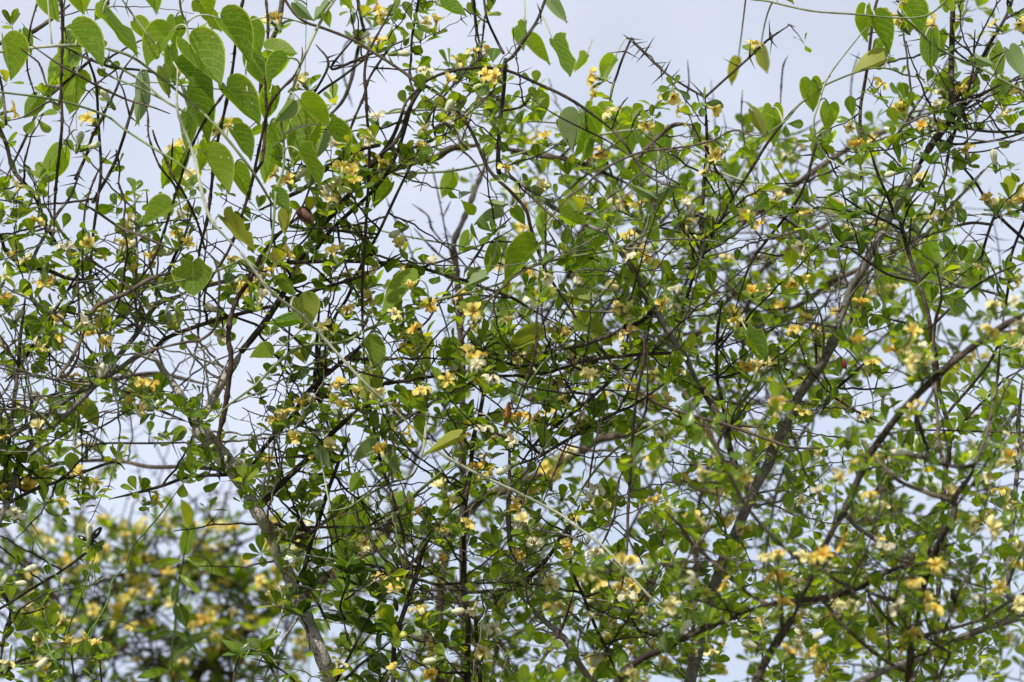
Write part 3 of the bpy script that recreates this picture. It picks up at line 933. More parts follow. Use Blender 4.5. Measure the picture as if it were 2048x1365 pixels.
def mesh_np(me):
    V = np.zeros(len(me.vertices) * 3); me.vertices.foreach_get('co', V)
    Q = np.zeros(len(me.loops), np.int32); me.loops.foreach_get('vertex_index', Q)
    mi = np.zeros(len(me.polygons), np.int32); me.polygons.foreach_get('material_index', mi)
    U = np.zeros((len(me.vertices), 2)); l = np.zeros(len(me.loops) * 2); me.uv_layers[0].data.foreach_get('uv', l); U[Q] = l.reshape(-1, 2)
    return V.reshape(-1, 3), Q.reshape(-1, 4), U, mi


NPF = {c: [mesh_np(m) for m in FM[c]] for c in FM}
NPC = mesh_np(CM)


def pick_shrub(x, y, pool, bias=None):
    best = None
    for s in pool:
        n = s.near(x, y)
        if n is None: continue
        sc = n[1] + (bias or {}).get(id(s), 0)
        if best is None or sc < best[0]:
            best = (sc, s, n)
    return best[1], best[2]


def place_part(pl, mesh, name, p, zaxis, scale, spin=None, parent=None):
    o = bpy.data.objects.new(name, mesh)
    z = Vector(unit(zaxis)); q = z.to_track_quat('Z', 'Y')
    q = q @ Matrix.Rotation(spin if spin is not None else R_.uniform(0, 6.28), 4, 'Z').to_quaternion()
    o.rotation_mode = 'QUATERNION'; o.rotation_quaternion = q
    o.location = Vector(p) - Vector(pl.loc); o.scale = (scale,) * 3
    col.objects.link(o); o.parent = pl.root
    return o


extraF = {}


def flower(pl, n, x, y, c, size=1.0, dd=None):
    i, dist = n
    d = pl.D[i] + (R_.uniform(-.06, 0.0) if dd is None else dd)
    away = np.array([x, y]) - pl.P[i]
    if np.linalg.norm(away) < 6: away = np.array([R_.uniform(-1, 1), -1.0])
    away = away / np.linalg.norm(away)
    f = unit(0.75 * (away[0] * RT - away[1] * UP) - FW * R_.uniform(-.5, 1.0) + np.array([0, 0, .4]) + .5 * rvec())
    p = at(x, y, d)
    if c == 'y': c = R_.choice('yyyypppg')
    if c == 'c' and R_.random() < .35: c = 'p'
    if pl.nfl < 100:
        v = R_.randrange(6)
        o = place_part(pl, FM[c][v], 'flower', p, f, size * R_.uniform(.82, 1.14))
        k = bpy.data.objects.new('calyx', CM); col.objects.link(k); k.parent = o
        if c == 'c': o['label'] = 'cream white five petalled flower'
    else:
        zq = Vector(unit(f)).to_track_quat('Z', 'Y').to_matrix() @ Matrix.Rotation(R_.uniform(0, 6.28), 3, 'Z')
        Rm = np.array(zq)
        for (V, Q, U, mi), isf in ((NPF[c][R_.randrange(6)], True), (NPC, False)):
            mm = np.where(mi == 0, 3 if c == 'c' else 0, np.where(mi == 1, 1, 2)) if isf else np.full(len(Q), 4)
            for k in np.unique(mm):
                pl.exf.add((V * size) @ Rm.T + p, Q[mm == k], U, int(k))
    pl.nfl += 1
    b = p - f * 0.0172 * size
    # stalk back to the twig with its leaves
    rel = b - CAM
    dz = np.dot(rel, FW); bx = 1024 + np.dot(rel, RT) / dz / K; by = 682.5 - np.dot(rel, UP) / dz / K
    e, t3, de = pl.twig(bx, by, dz - pl.D[i], 3.0, .1, 0.15, near=(i, math.hypot(bx - pl.P[i][0], by - pl.P[i][1])))
    rosette(pl.fol, e, unit(f + .5 * np.array([0, 0, 1.0])), R_.randint(3, 5), R_.uniform(32, 45) * K * de, OBOV, (50, 100))


FL = """22,222y 178,240y 365,295p 372,152y 452,250y 425,260p 535,37y 765,30y 732,80c 757,85y 872,47y 950,105y 850,145c 895,165y 972,152y 600,162y 606,220y 755,237c 740,275p 675,287c 684,297c 850,262y 857,307y 760,330y 707,338y 910,232c 1012,338y 917,125c 962,200c
1187,155y 1197,190y 1324,197y 1360,222y 1424,217y 1419,292y 1452,290y 1434,317y 1091,277y 1066,277c 1295,250y 1204,307y 1179,322y 1219,227y 1509,90y 1786,30y 1861,50y 1901,3y 1991,50y 2038,47y 1761,170y 1701,252p 1803,212c 1878,207c 1861,242c 1876,250p 2006,220y 1933,305y 1573,307c 1736,282y 1921,182y 2041,187y 1883,185c
37,378c 65,393y 382,356c 262,441p 357,433c 355,468y 67,446y 107,468c 132,496c 137,506c 245,491y 202,506y 30,516y 10,558y 105,561y 307,508y 267,548y 462,523y 300,618c 200,648c 162,648c 110,646y 20,603y 205,618y 445,668c 507,566y 490,581y 90,676y 175,483y
577,363p 644,378c 672,376p 704,346y 707,366y 657,391y 657,408y 572,511p 614,503c 642,511y 687,501y 717,506y 799,493y 747,531c 869,528c 812,541y 694,553y 569,541y 737,601y 737,631y 694,621y 789,631y 649,656y 947,623y 949,651y 1014,643y 837,593y 824,578y 522,598c 514,563y 919,593y 809,678y
1169,403y 1251,406y 1281,413y 1256,473c 1291,516y 1091,551c 1236,618y 1259,633c 1349,586c 1121,671y 1104,658y 1066,608c 1416,346y 1391,423c 1491,433y 1516,396p 1374,453y 1374,483y 1504,586y 1464,628y 1471,646y 1251,506c 1081,378c 1209,413c 1344,613c 1244,678y 1529,583y
1556,398c 1586,431y 1611,431y 1603,493c 1841,356c 2021,406y 1996,411y 1741,586c 1786,578p 1903,553y 1958,538p 2033,563p 1991,611y 1603,561y 1553,611y 1696,471y 1823,668y 1713,678y 1736,613y 2043,651c 1866,441p 1981,666y 1631,666c 1588,661y
7,694c 85,690y 212,687y 145,759y 302,769y 252,789y 287,819y 75,857y 7,877y 77,799c 85,942c 55,969y 5,979p 192,969y 482,932c 172,894c 162,949y 170,972y 115,1002y 310,1002y
619,802p 677,769y 682,814y 684,834y 712,789y 817,694y 934,709c 924,737c 954,732c 892,762p 822,794c 797,807c 982,759c 967,859c 969,914c 1019,879c 884,977p 972,952y 924,882y 904,1009y 592,877y 667,899c 537,929p 634,914y 549,842c 812,867y 764,907y 642,732c 754,787y
1356,744p 1321,864p 1154,857c 1231,849c 1039,834y 1026,882c 1101,957y 1044,997y 1179,1004c 1199,1009y 1061,977y 1306,1002y 1439,919c 1409,944c 1376,944y 1491,949y 1419,794c 1496,732y 1331,804y 1304,804y 1184,757y 1119,769y 1131,802y 1211,794y 1531,899y 1459,819y 1189,979c 1514,737p 1534,734p 1031,719c 1074,837y
1716,690y 1743,729y 1826,724p 1843,702c 1838,809y 1731,834y 1596,767c 1603,827y 1548,889y 1573,804p 1553,807y 1636,904y 1676,954y 1741,992y 2016,882y 2006,914y 1978,947p 1898,987y 2001,984y 2023,1004y 2031,692y 1766,919y 1601,997c 1638,987c 1768,1014y 1766,799c 1808,692p 1711,934y 1543,842y
80,1281y 137,1289y 195,1291y 55,1219p 120,1246y 176,1060y 400,1159y 307,1189y 345,1151y 425,1176y 430,1276p 485,1259p 422,1234y 465,1231p 265,1159y 290,1159y 250,1199y 240,1216y 282,1049p 270,1084y 290,1214c 330,1259p 370,1324y 320,1354c 30,1031c 15,1329c 92,1344y 445,1054p 207,1039y 255,1114y
584,1056c 584,1129p 729,1086y 934,1051y 842,1031y 787,1169y 864,1129c 882,1124y 949,1214c 854,1274c 859,1299y 964,1306y 789,1341y 762,1159y 837,1221y 767,1224y 887,1066y 547,1189y 677,1331p 984,1259c 859,1346y
1049,1054c 1069,1061p 1154,1034y 1066,1196p 1124,1214y 1174,1149y 1064,1089c 1191,1106c 1251,1121y 1311,1121y 1131,1094y 1201,1181y 1259,1194c 1261,1171y 1289,1231y 1344,1216y 1409,1186y 1454,1171y 1231,1251c 1256,1296y 1199,1319y 1326,1321y 1384,1296c 1421,1296y 1381,1161c 1449,1036y 1396,1046y 1104,1346y 1521,1249c 1099,1171y 1311,1056c 1259,1349c 1491,1064y 1181,1239c
1831,1169y 1871,1219y 1551,1154y 1573,1159y 1593,1169c 1691,1089y 1628,1119y 1661,1136c 1948,1051c 1976,1034y 1991,1054c 1998,1176y 2041,1094y 2036,1124y 1638,1234y 1606,1266c 1626,1306y 1593,1299y 1778,1279y 1808,1289y 1671,1209y 1691,1216y 1871,1131y 1561,1209y 1798,1219c 1646,1344y 1771,1099c 1773,1071y 1556,1109y 2041,1209y 1603,1229c"""
BUD = """212,192 160,278 187,292 362,332 807,107 897,212 968,212 1868,112 1988,315 1783,348 292,448 86,556 258,494 330,505 340,637 37,633 3,597 420,615 203,742 272,774 791,467 690,380 549,1094 441,926 634,1008 60,1138 7,1163 40,1167 86,1325 1008,940 1049,950 1466,740 1304,852 1285,1137 1197,1321 1370,1256 1485,1267 1136,1090 914,1223 861,1322 1697,870 1795,905 1730,890 1968,1330 1715,1214 1640,1270 1500,1290 1750,1010 480,560 600,350 1080,400 1380,420"""
flist = []
for tok in FL.split():
    a, b = tok[:-1].split(','); flist.append((float(a), float(b), tok[-1]))
fbias = {id(S4): 0, id(S6): 55, id(S5): 90}


def region_pool(x, y):
    pool = [S1, S2, S3, S4, S6]
    if y > 1035 and x < 520 and not (x < 215 and y > 1070 and (y > 1215 or R_.random() < .4)):
        return [S5], {}
    return pool, fbias


# ------------------------------------------------------------------ long straight twigs, then leaf clusters, where the photo is dense
allw = [(S1, 250, 0.0), (S2, 170, 0.0), (S3, 165, 0.0), (S4, 75, 0.0), (S6, 215, 0.0), (S5, 190, 0.0)]
for pl, cnt, _ in allw:
    idx = np.where(pl.W >= 5)[0]
    done = 0; tries = 0
    while done < cnt and tries < cnt * 12:
        tries += 1
        i = int(idx[R_.randrange(len(idx))])
        x0, y0 = pl.P[i]
        t = pl.T[i] * (1 if R_.random() < .5 else -1)
        an = math.atan2(t[1], t[0]) + R_.choice((-1, 1)) * R_.uniform(.5, 1.3)
        dx, dy = math.cos(an), math.sin(an)
        if dy > 0.2 and R_.random() < .7: continue
        ln = R_.uniform(90, 340)
        x1, y1 = x0 + dx * ln, y0 + dy * ln
        if R_.random() > dens(x1, y1) * 1.3 or R_.random() > dens((x0 + x1) / 2, (y0 + y1) / 2) * 1.5: continue
        pl.twig(x1, y1, R_.uniform(-.14, .06), R_.uniform(2.6, 5.2), .14, .5, near=(i, ln))
        done += 1


def cluster(pl, n, x, y, wide=0.1):
    i, dist = n
    e, t3, d = pl.twig(x, y, abs(R_.gauss(0, .13 if pl is S4 else .055)) + R_.gauss(.01, .02), R_.uniform(2.4, 3.6), .15, 0.25, near=n)
    dirn = unit(t3 + np.array([0, -.15, .5]) + .5 * rvec())
    rosette(pl.fol, e, dirn, R_.randint(3, 6), R_.uniform(27, 44) * K * d)


NCL = 1350
made = 0; tries = 0
while made < NCL and tries < 20000:
    tries += 1
    x, y = R_.uniform(-110, 2158), R_.uniform(-90, 1450)
    if R_.random() > dens(x, y) ** 1.5: continue
    pool, b = region_pool(x, y)
    pl, n = pick_shrub(x, y, pool, {id(S6): 30})
    if n[1] > 130 or (pl is S5 and R_.random() < .62): continue
    cluster(pl, n, x, y); made += 1
for k in range(17):                                     # leafy twigs hanging before the pale trunk
    q = R_.random() * .5
    x = 310 + 340 * q + R_.uniform(-70, 70); y = 715 + 620 * q ** .85 + R_.uniform(-40, 40)
    n = S1.near(x, y)
    e, t3, dd_ = S1.twig(x, y, R_.uniform(-.09, -.03), 3.0, .15, .3, near=n)
    rosette(S1.fol, e, unit(t3 + np.array([0, -.2, .5]) + .4 * rvec()), R_.randint(3, 6), R_.uniform(30, 44) * K * dd_)
# the blurred shrubs behind carry foliage of their own
for pl, cnt, box in ((S6, 400, (900, 230, 2150, 1250)), (S6, 330, (640, 1120, 2150, 1450)), (S5, 70, (-150, 900, 780, 1450))):
    made = 0; tries = 0
    while made < cnt and tries < cnt * 20:
        tries += 1
        x, y = R_.uniform(box[0], box[2]), R_.uniform(box[1], box[3])
        if R_.random() > dens(x, y) * (1.3 if pl is S5 else 1): continue
        n = pl.near(x, y)
        if n[1] > 120: continue
        cluster(pl, n, x, y); made += 1

flist += [(x + R_.choice((-1, 1)) * R_.uniform(14, 26), y + R_.uniform(-22, 22), R_.choice((c, 'y', 'g'))) for (x, y, c) in flist if R_.random() < .28]
R_.shuffle(flist)
for (x, y, c) in flist:
    pool, b = region_pool(x, y)
    pl, n = pick_shrub(x, y, pool, b)
    flower(pl, n, x, y, c, .82 if pl is not S5 else .85)
for k in range(110):                                    # more of the crowd of blurred flowers far behind
    x, y = R_.uniform(60, 620), R_.uniform(1040, 1365)
    flower(S5, S5.near(x, y), x, y, R_.choice('ypp'), .82)
for k in range(120):
    x, y = R_.uniform(1000, 2048), R_.uniform(380, 1365)
    flower(S6, S6.near(x, y), x, y, R_.choice('yypc'), .9)
for tok in BUD.split():
    x, y = (float(q) for q in tok.split(','))
    pl, n = pick_shrub(x, y, [S1, S2, S3, S4], {})
    i, dist = n
    away = np.array([x, y]) - pl.P[i]; away = away / max(1e-6, np.linalg.norm(away))
    f = unit(away[0] * RT - away[1] * UP + np.array([0, 0, .7]) - .2 * FW + .25 * rvec())
    d = pl.D[i] - .02
    p = at(x, y, d)
    o = place_part(pl, BM, 'flower_bud', p, f, R_.uniform(.85, 1.15))
    k = bpy.data.objects.new('calyx', CM); k.location = (0, 0, .001); col.objects.link(k); k.parent = o
    b3 = p - f * .0165; rel = b3 - CAM; dz = np.dot(rel, FW)
    bx = 1024 + np.dot(rel, RT) / dz / K; by = 682.5 - np.dot(rel, UP) / dz / K
    e, t3, de = pl.twig(bx, by, dz - pl.D[i], 3.0, .1, .1, near=(i, math.hypot(bx - pl.P[i][0], by - pl.P[i][1])))
    rosette(pl.fol, e, f, R_.randint(2, 4), R_.uniform(28, 38) * K * de, OBOV, (40, 85))


def pod(pl, x, y, ln, tx, ty, name, mat, label):
    n = pl.near(x, y); d = pl.D[n[0]] - .03
    a, b = at(x, y, d), at(tx, ty, d)
    v = b - a; mb = MB()
    tube(mb, [a, a + v * .15, a + v * .45, a + v * .8, b], np.array([.12, .5, 1, .8, .08]) * ln * K * d * .5, 7, 0, .08)
    o = mb.obj(name, [M[mat]], pl.root, pl.loc)
    o['label'] = label
    pl.twig(x, y, -.03, 2.2, .1, 0, near=n)


pod(S2, 788, 1195, 11, 795, 1224, 'seed_pod', 'black', 'small black dried pod')
pod(S4, 1903, 1178, 14, 1912, 1210, 'seed_pod', 'black', 'black dried pod')
pod(S5, 222, 1310, 14, 202, 1322, 'seed_pod', 'black', 'blurred black pod')
pod(S3, 1686, 716, 11, 1692, 740, 'fruit', 'red_fruit', 'small dark red fruit')
pod(S2, 806, 1262, 17, 808, 1279, 'fruit', 'berry', 'round green fruit')
# the leaf pair, bud and spent flower at the twig end the butterfly sits behind
i = S1.near(186, 1092)[0]
S1.cur = int(S1.S[i]); S1.D[i] = S1.D[i]
dB = float(S1.D[i]); BUTTERFLY_D = dB + .006
pB = at(183, 1094, dB - .004)
for (tx, ty) in ((146, 1084), (208, 1086), (170, 1104), (204, 1100)):
    v = at(tx, ty, dB - .012) - pB
    add_leaf(S1.fol, OBOV, pB, v, unit(np.array([0.1, -.85, .5])), np.linalg.norm(v), .15, .05, 1.15)
o = place_part(S1, BM, 'flower_bud', at(178, 1064, dB - .012), unit(UP + .05 * RT), 1.0)
k = bpy.data.objects.new('calyx', CM); col.objects.link(k); k.parent = o
S1.twig(181, 1090, -.004, 3, .05, 0, near=(i, 4))
for s in SHR:
    s.finish()

# ------------------------------------------------------------------ leafless dark stems
D1 = Plant('leafless_shrub', 'nearly leafless shrub of upright dark red brown stems with knobbly buds on the left', 'shrub', 5.92, (450, 0))
grow(D1, """
6 7: 489,-10 475,50 467,125 455,195 440,262 432,300 425,356 415,436 400,496 395,540
6 7: 531,-10 536,50 534,112 531,175 533,220 529,275 524,325 510,345 495,396 462,491 425,553 400,596
5 6: 604,95 604,120 587,155 562,180 537,217 520,290 505,360
6 7: 122,-10 125,75 122,175 124,250 115,340 110,398 108,460
4 5: 278,180 295,225 297,270 312,317 325,341 350,373 362,420
4 5: 305,260 315,290 340,335 347,356 370,391 395,446 410,500
4 4: 346,277 342,335 340,350
5 6: 450,185 410,242 375,312 362,356 345,408 325,473 300,531 255,586
4 5: 222,300 197,341 175,398 167,453 165,541 172,581 185,613
4 5: 100,320 97,411 112,451 140,483 180,518 222,548 260,578 282,611 297,653 297,690
4 5: 232,300 240,341 237,366 250,406 247,451 255,496 250,536 242,591 217,641 200,671
4 5: 160,501 155,553 160,641 163,684
6 6: 789,5 774,37 752,75 742,95 734,110 729,150 732,187 734,235 738,275 738,341 732,448 729,496 724,591 727,682 729,724 739,807
6 7: 739,807 752,882 762,927 782,982 794,1024 807,1074 812,1141
8 12: 600,430 530,500 500,560 475,596 460,641 457,682 462,719 450,819 437,872 440,900
4 4: 80,-10 62,50 55,105 55,140 65,175 76,207
4 5: 222,-10 210,25
4 4: 700,20 712,75 722,88
""", mat='red_bark', knob=5)
D1.finish(twigmat='red_bark')
D2 = Plant('leafless_shrub', 'second leafless shrub of thin straight dark stems hanging right of centre', 'shrub', 5.86, (1240, 0))
grow(D2, """
6 6: 1289,660 1289,682 1286,732 1274,787 1266,862 1261,944 1256,1024 1254,1099 1244,1174
4 4: 1294,690 1294,807 1276,857
3 3: 1286,917 1270,960 1260,985
4 4: 1306,882 1274,907 1241,952 1231,1007 1229,1032 1204,1089 1174,1134
4 4: 1189,762 1159,837 1131,894 1106,952 1086,1007
4 4: 1216,799 1194,872 1184,924 1176,977
6 7 root: 1146,1189 1124,1254 1074,1339 1050,1385
5 5: 1091,400 1091,481 1089,553 1074,628 1071,702 1051,772 1024,842
""", mat='red_bark', knob=5)
D2.finish(twigmat='red_bark')
D3 = Plant('dead_shrub', 'dead grey bush with bare forked twigs standing in the pale gap left of centre', 'shrub', 6.5, (930, 0))
grow(D3, """
9 13 root: 980,300 967,341 954,371 937,416 922,451 909,481 907,501 912,530 920,640 925,800
3 4: 862,330 869,356 882,416 894,481 905,520
4 4: 824,408 857,433 862,455 885,485
4 5: 827,456 859,491 882,513 907,528
3 3: 902,402 885,437
3 4: 770,390 790,440 812,480 835,540
3 4: 690,240 700,260 716,290
3 4 z-0.1: 1375,120 1378,165 1374,190 1370,215
3 4 z-0.1: 1576,112 1567,130 1563,165 1560,225
3 4 z-0.1: 1485,180 1483,215 1483,240 1490,290 1500,330
3 4 z0.1: 1718,105 1705,150 1702,200 1712,245
3 4 z0.2: 770,25 735,60 690,90 686,140 695,180 705,215
3 4 z0.2: 1540,250 1580,270 1620,255 1650,235
""", mat='dark_bark', knob=4)
D3.finish()

# ------------------------------------------------------------------ brown woody vines
W1 = Plant('woody_vine', 'long brown woody vine arching over the top and sweeping down to the lower right', 'vine', 5.9, (1700, 0))
grow(W1, """
6 8 brown: 564,-10 587,25 612,45 642,55 687,72 722,88 739,100 774,122 812,148 834,165 862,178 897,205 932,245 952,282 979,341 1022,384 1051,418 1061,453 1074,496 1094,546 1129,601 1154,638 1192,685
8 6 brown: 1192,685 1219,719 1249,754 1281,784 1324,812 1386,832 1449,849 1536,879 1598,897 1690,890
6 7 dark: 836,168 852,162 887,147 937,137 987,137 1024,145 1074,167 1124,190 1161,212 1199,240 1224,260
6 4 brown: 1224,260 1249,287 1264,310 1284,341 1311,361 1344,373 1376,377
4 4 dark: 1061,197 1111,230 1174,262 1211,280 1261,312 1311,341 1360,370
4 5 brown: 1534,272 1499,270 1479,261 1454,265 1424,282 1361,295 1299,302 1261,312 1204,341 1171,371 1134,398 1084,456
4 3 dark: 1256,195 1240,215 1224,258
4 4 dark: 1170,225 1174,262
5 5 brown: 800,240 812,205 842,172
8 9 dark: 842,176 815,225 806,258 786,290 760,310
""", mat='brown_bark')
W1.finish()
W2 = Plant('woody_vine', 'short pale brown twisted woody vine looping low on the left behind the dark stems', 'vine', 5.85, (200, 0))
grow(W2, """
10 9 brown: 350,546 320,551 292,563 250,588 212,603 190,616 175,646 165,673
9 7 brown: 165,673 160,684 140,724 122,747 124,755 140,744 155,717 160,690
6 6 brown: 410,501 425,515 432,528 439,561 436,616 430,656 400,681 375,684 307,700 300,710
5 5 brown: 40,95 57,110 77,125 87,150 95,172 117,175 124,190 117,210 100,203 75,217 45,235 15,242
6 6 brown: -10,120 4,175 10,225 12,250
5 5 brown: 55,85 112,125 155,150 200,175 255,200 300,213 340,228
6 7 brown: 160,405 195,425 240,455 290,475 345,500
""", mat='brown_bark')
W2.finish()

# ------------------------------------------------------------------ heart-leaved vines
HALF = np.array([(0, 0), (.05, -.08), (.15, -.145), (.27, -.14), (.385, -.065), (.455, .06), (.485, .2), (.475, .35), (.425, .5), (.335, .65), (.215, .8), (.09, .925), (0, 1.0)])
MIDY = np.array([0, .005, .02, .05, .1, .17, .26, .37, .49, .62, .76, .89, 1.0])
SS = np.array([0, .25, .5, .75, 1.0])


def heart_leaf(pl, stems, B, T, wn, wo, kind='g', dz=0.0, bite=False):
    d = pl.depth + dz
    bite = bite or R_.random() < .22
    Bx = np.array(B, float); Tx = np.array(T, float)
    v = Tx - Bx; Lp = np.linalg.norm(v); v = v / Lp
    Tx = Tx + v * Lp * .06; Bx = Bx - v * Lp * .04; B = tuple(Bx); Lp *= 1.10; q_ = 1.04 if pl is not None and pl.loc[0] < -.15 else 1.0; wn *= q_; wo *= q_
    n2 = np.array([v[1], -v[0]])
    tilt = R_.uniform(-.25, .25)
    ax3 = unit((v[0] * RT - v[1] * UP) + tilt * FW)
    Lm = Lp * K * d / math.sqrt(1 / (1 + tilt * tilt)) 
    n3 = n2[0] * RT - n2[1] * UP
    B3 = at(B[0], B[1], d)
    sgn = 1 if R_.random() < .62 else -1
    mb = MB()
    for side, w in ((1, wn), (-1, wo)):
        nat = 0.485 * Lp
        c = min(1.0, w / nat); sc = max(1.0, w / nat)
        th = math.acos(max(.04, c))
        hd = side * math.cos(th) * n3 + math.sin(th) * FW * sgn
        hd = unit(hd - np.dot(hd, ax3) * ax3)
        fn = np.cross(ax3, hd) * side
        wob = R_.uniform(-1, 1); V = []; U = []
        bt = R_.uniform(.3, .7) if bite else None
        for r in range(len(HALF)):
            x, y = HALF[r]
            if bite and abs(r / 12 - bt) < .14: x *= R_.uniform(.55, .75)
            for s in SS:
                px = x * s * sc; py = MIDY[r] + (y - MIDY[r]) * s
                lift = 0.10 * (s ** 2) * x * wob + .035 * math.sin(py * 7 + wob * 4) * s * x * 2 - .16 * py * py * (1 if sgn > 0 else -1) * .5
                V.append(B3 + Lm * (py * ax3 + px * hd + lift * fn * .6 + (.05 * math.sin(py * 3)) * FW))
                U.append((side * s, py))
        n = len(HALF); i = np.arange(n - 1)[:, None] * 5; j = np.arange(4)[None, :]
        mb.add(V, np.stack([i + j, i + j + 1, i + j + 6, i + j + 5], -1).reshape(-1, 4), U, 0)
    # petiole to the nearest vine stem
    q = stems.near(B[0], B[1], 140) if stems is not None else None
    if q is not None:
        e = stems.P[q[0]]; de = stems.D[q[0]]
    else:
        e = np.array(B) - v * R_.uniform(30, 55) + n2 * R_.uniform(-30, 30); de = d + .03
    E3 = at(e[0], e[1], de)
    mid = (B3 + E3) / 2 - ax3 * Lm * .22 + np.array([0, 0, .004])
    u = np.linspace(0, 1, 8)[:, None]
    C = (1 - u) ** 2 * E3 + 2 * u * (1 - u) * mid + u * u * B3
    tube(mb, C, np.linspace(2.0, 1.5, 8) * K * d, 5, 1)
    m = {'g': 'heart', 'y': 'heart_y', 'p': 'heart_p'}[kind]
    o = mb.obj('heart_leaf', [M[m], M['vine_pale']], pl.root, pl.loc)
    if kind == 'y': o['label'] = 'yellowing heart shaped leaf'
    if kind == 'p': o['label'] = 'heart shaped leaf turning its pale underside'
    return o


def _thin(ln):
    a = ln.split(None, 2)
    return '%.2f %.2f %s' % (float(a[0]) * .82, float(a[1].rstrip(':')) * .82, (':' if a[1].endswith(':') else '') + ' ' + a[2])


def vine(label, depth, base, stems_txt, leaves_txt):
    V = Plant('heart_leaved_vine', label, 'vine', depth, base, 'heart leaved vines')
    stems_txt = '\n'.join(_thin(q) for q in stems_txt.strip().splitlines())
    grow(V, stems_txt, mat='vine_green', name='stem')
    for st in V.stems: pass
    V.finish()
    for ln in leaves_txt.strip().splitlines():
        p = ln.split()
        if len(p) < 6: continue
        Bx, By, Tx, Ty, wn, wo = (float(q) for q in p[:6])
        kind = 'g'; dz = 0.0; bite = False
        for a in p[6:]:
            if a in 'gyp': kind = a
            elif a == 'bite': bite = True
            elif a[0] == 'z': dz = float(a[1:])
        heart_leaf(V, V, (Bx, By), (Tx, Ty), wn, wo, kind, dz + R_.uniform(-.012, .012), bite)
    return V


V1 = vine('vigorous vine with many large heart shaped leaves hanging over the upper left', 5.86, (420, 0), """
8 8 vine_pale: -20,106 75,95 120,92 170,92 215,98
7 8: 215,98 265,115 320,155 370,195 415,235 435,255 480,310 512,354 543,406 549,418
8 8 vine_pale: 676,-10 652,25 632,62 612,105 600,135
7 8: 600,135 585,180 570,215 562,247 566,270 568,325 562,356 553,378 549,421 544,478 532,521 517,540
8.5 8 vine_pale z-0.07 k17: 355,138 354,212 362,245 382,295 395,341 402,378 420,436 445,468 480,503
8 8 vine_pale z-0.06 k17: 480,503 527,566 557,596 597,626 624,653 652,682 697,732 737,774 782,814 854,882
8 6 vine_pale z-0.03 k14: 854,882 882,907 937,939 1024,980 1111,1024 1154,1054 1204,1091 1249,1139 1286,1179 1319,1214 1356,1241 1400,1290
6 6: -10,184 10,186 75,194 140,207 212,232 250,260 312,300 357,327 420,380
6 6: 190,105 207,115 250,142 287,165 327,200 370,225
5 5: 195,135 225,155 275,175 327,200
5 6: 238,-10 262,25 282,52 310,90
6 6: 359,-10 362,20 372,50 380,90
5 6: 290,582 305,576 357,563 425,546 487,521 517,540
3 3 wire_green: 240,170 300,165 365,172 450,180 540,186
2 2 wire_green: 178,105 160,115 155,150 152,200 153,260
2 2 wire_green z0.1: 614,-10 612,60 610,150
2 2 wire_green: 636,440 630,500 618,560
""", """
8 80 19 158 46 10
145 64 202 133 46 4
208 30 275 110 30 12 bite
340 66 297 132 12 45
380 90 440 172 54 22
357 135 424 196 38 4
443 42 496 124 48 8
300 -40 315 28 28 22
95 -40 118 42 10 35
150 -50 165 25 30 25 z0.1
150 70 100 178 25 32 z0.15
150 150 140 225 35 25 z0.15
375 190 415 285 42 12 z0.06
457 180 517 250 42 12
413 312 456 387 44 5
467 265 500 320 32 6
600 306 636 372 40 5
640 238 590 330 14 52 z0.08
605 205 655 255 32 4
585 203 547 243 24 4 p
573 122 536 168 5 33
535 100 592 108 26 20 z0.08
655 8 628 40 14 16 p
592 8 628 42 8 14 p
652 28 660 56 10 9
680 -12 703 22 16 8
885 12 931 32 24 5
452 440 508 503 32 8 y
385 528 388 590 38 42
340 416 290 450 6 36
577 425 570 470 5 20 y
545 390 577 422 24 8
597 600 616 653 38 22 y
75 195 50 235 20 18 z0.1
285 155 276 250 16 14 p z0.1
325 140 338 195 16 16 y z0.08
120 300 85 370 24 22 z0.15
365 312 325 375 18 26 z0.1
660 255 696 312 32 6
541 714 500 716 4 30
588 640 530 648 12 15
400 5 440 60 26 20 z0.1
270 45 300 80 22 12 z0.1
350 40 345 90 24 18 z0.12
500 45 520 105 22 18 z0.1
340 100 350 170 20 22 z0.12
500 110 540 175 26 20 z0.12
420 290 400 345 16 20 z0.12
545 180 530 240 20 22 z0.1
590 225 560 290 12 30 z0.1
470 340 500 400 24 12 z0.12
45 65 62 110 14 10 z0.1
205 5 190 40 18 12 z0.1
540 255 560 330 22 22 z0.14
650 260 630 320 16 24 p z0.1
380 230 372 300 18 20 z0.15
545 300 530 365 20 22 z0.14
""")
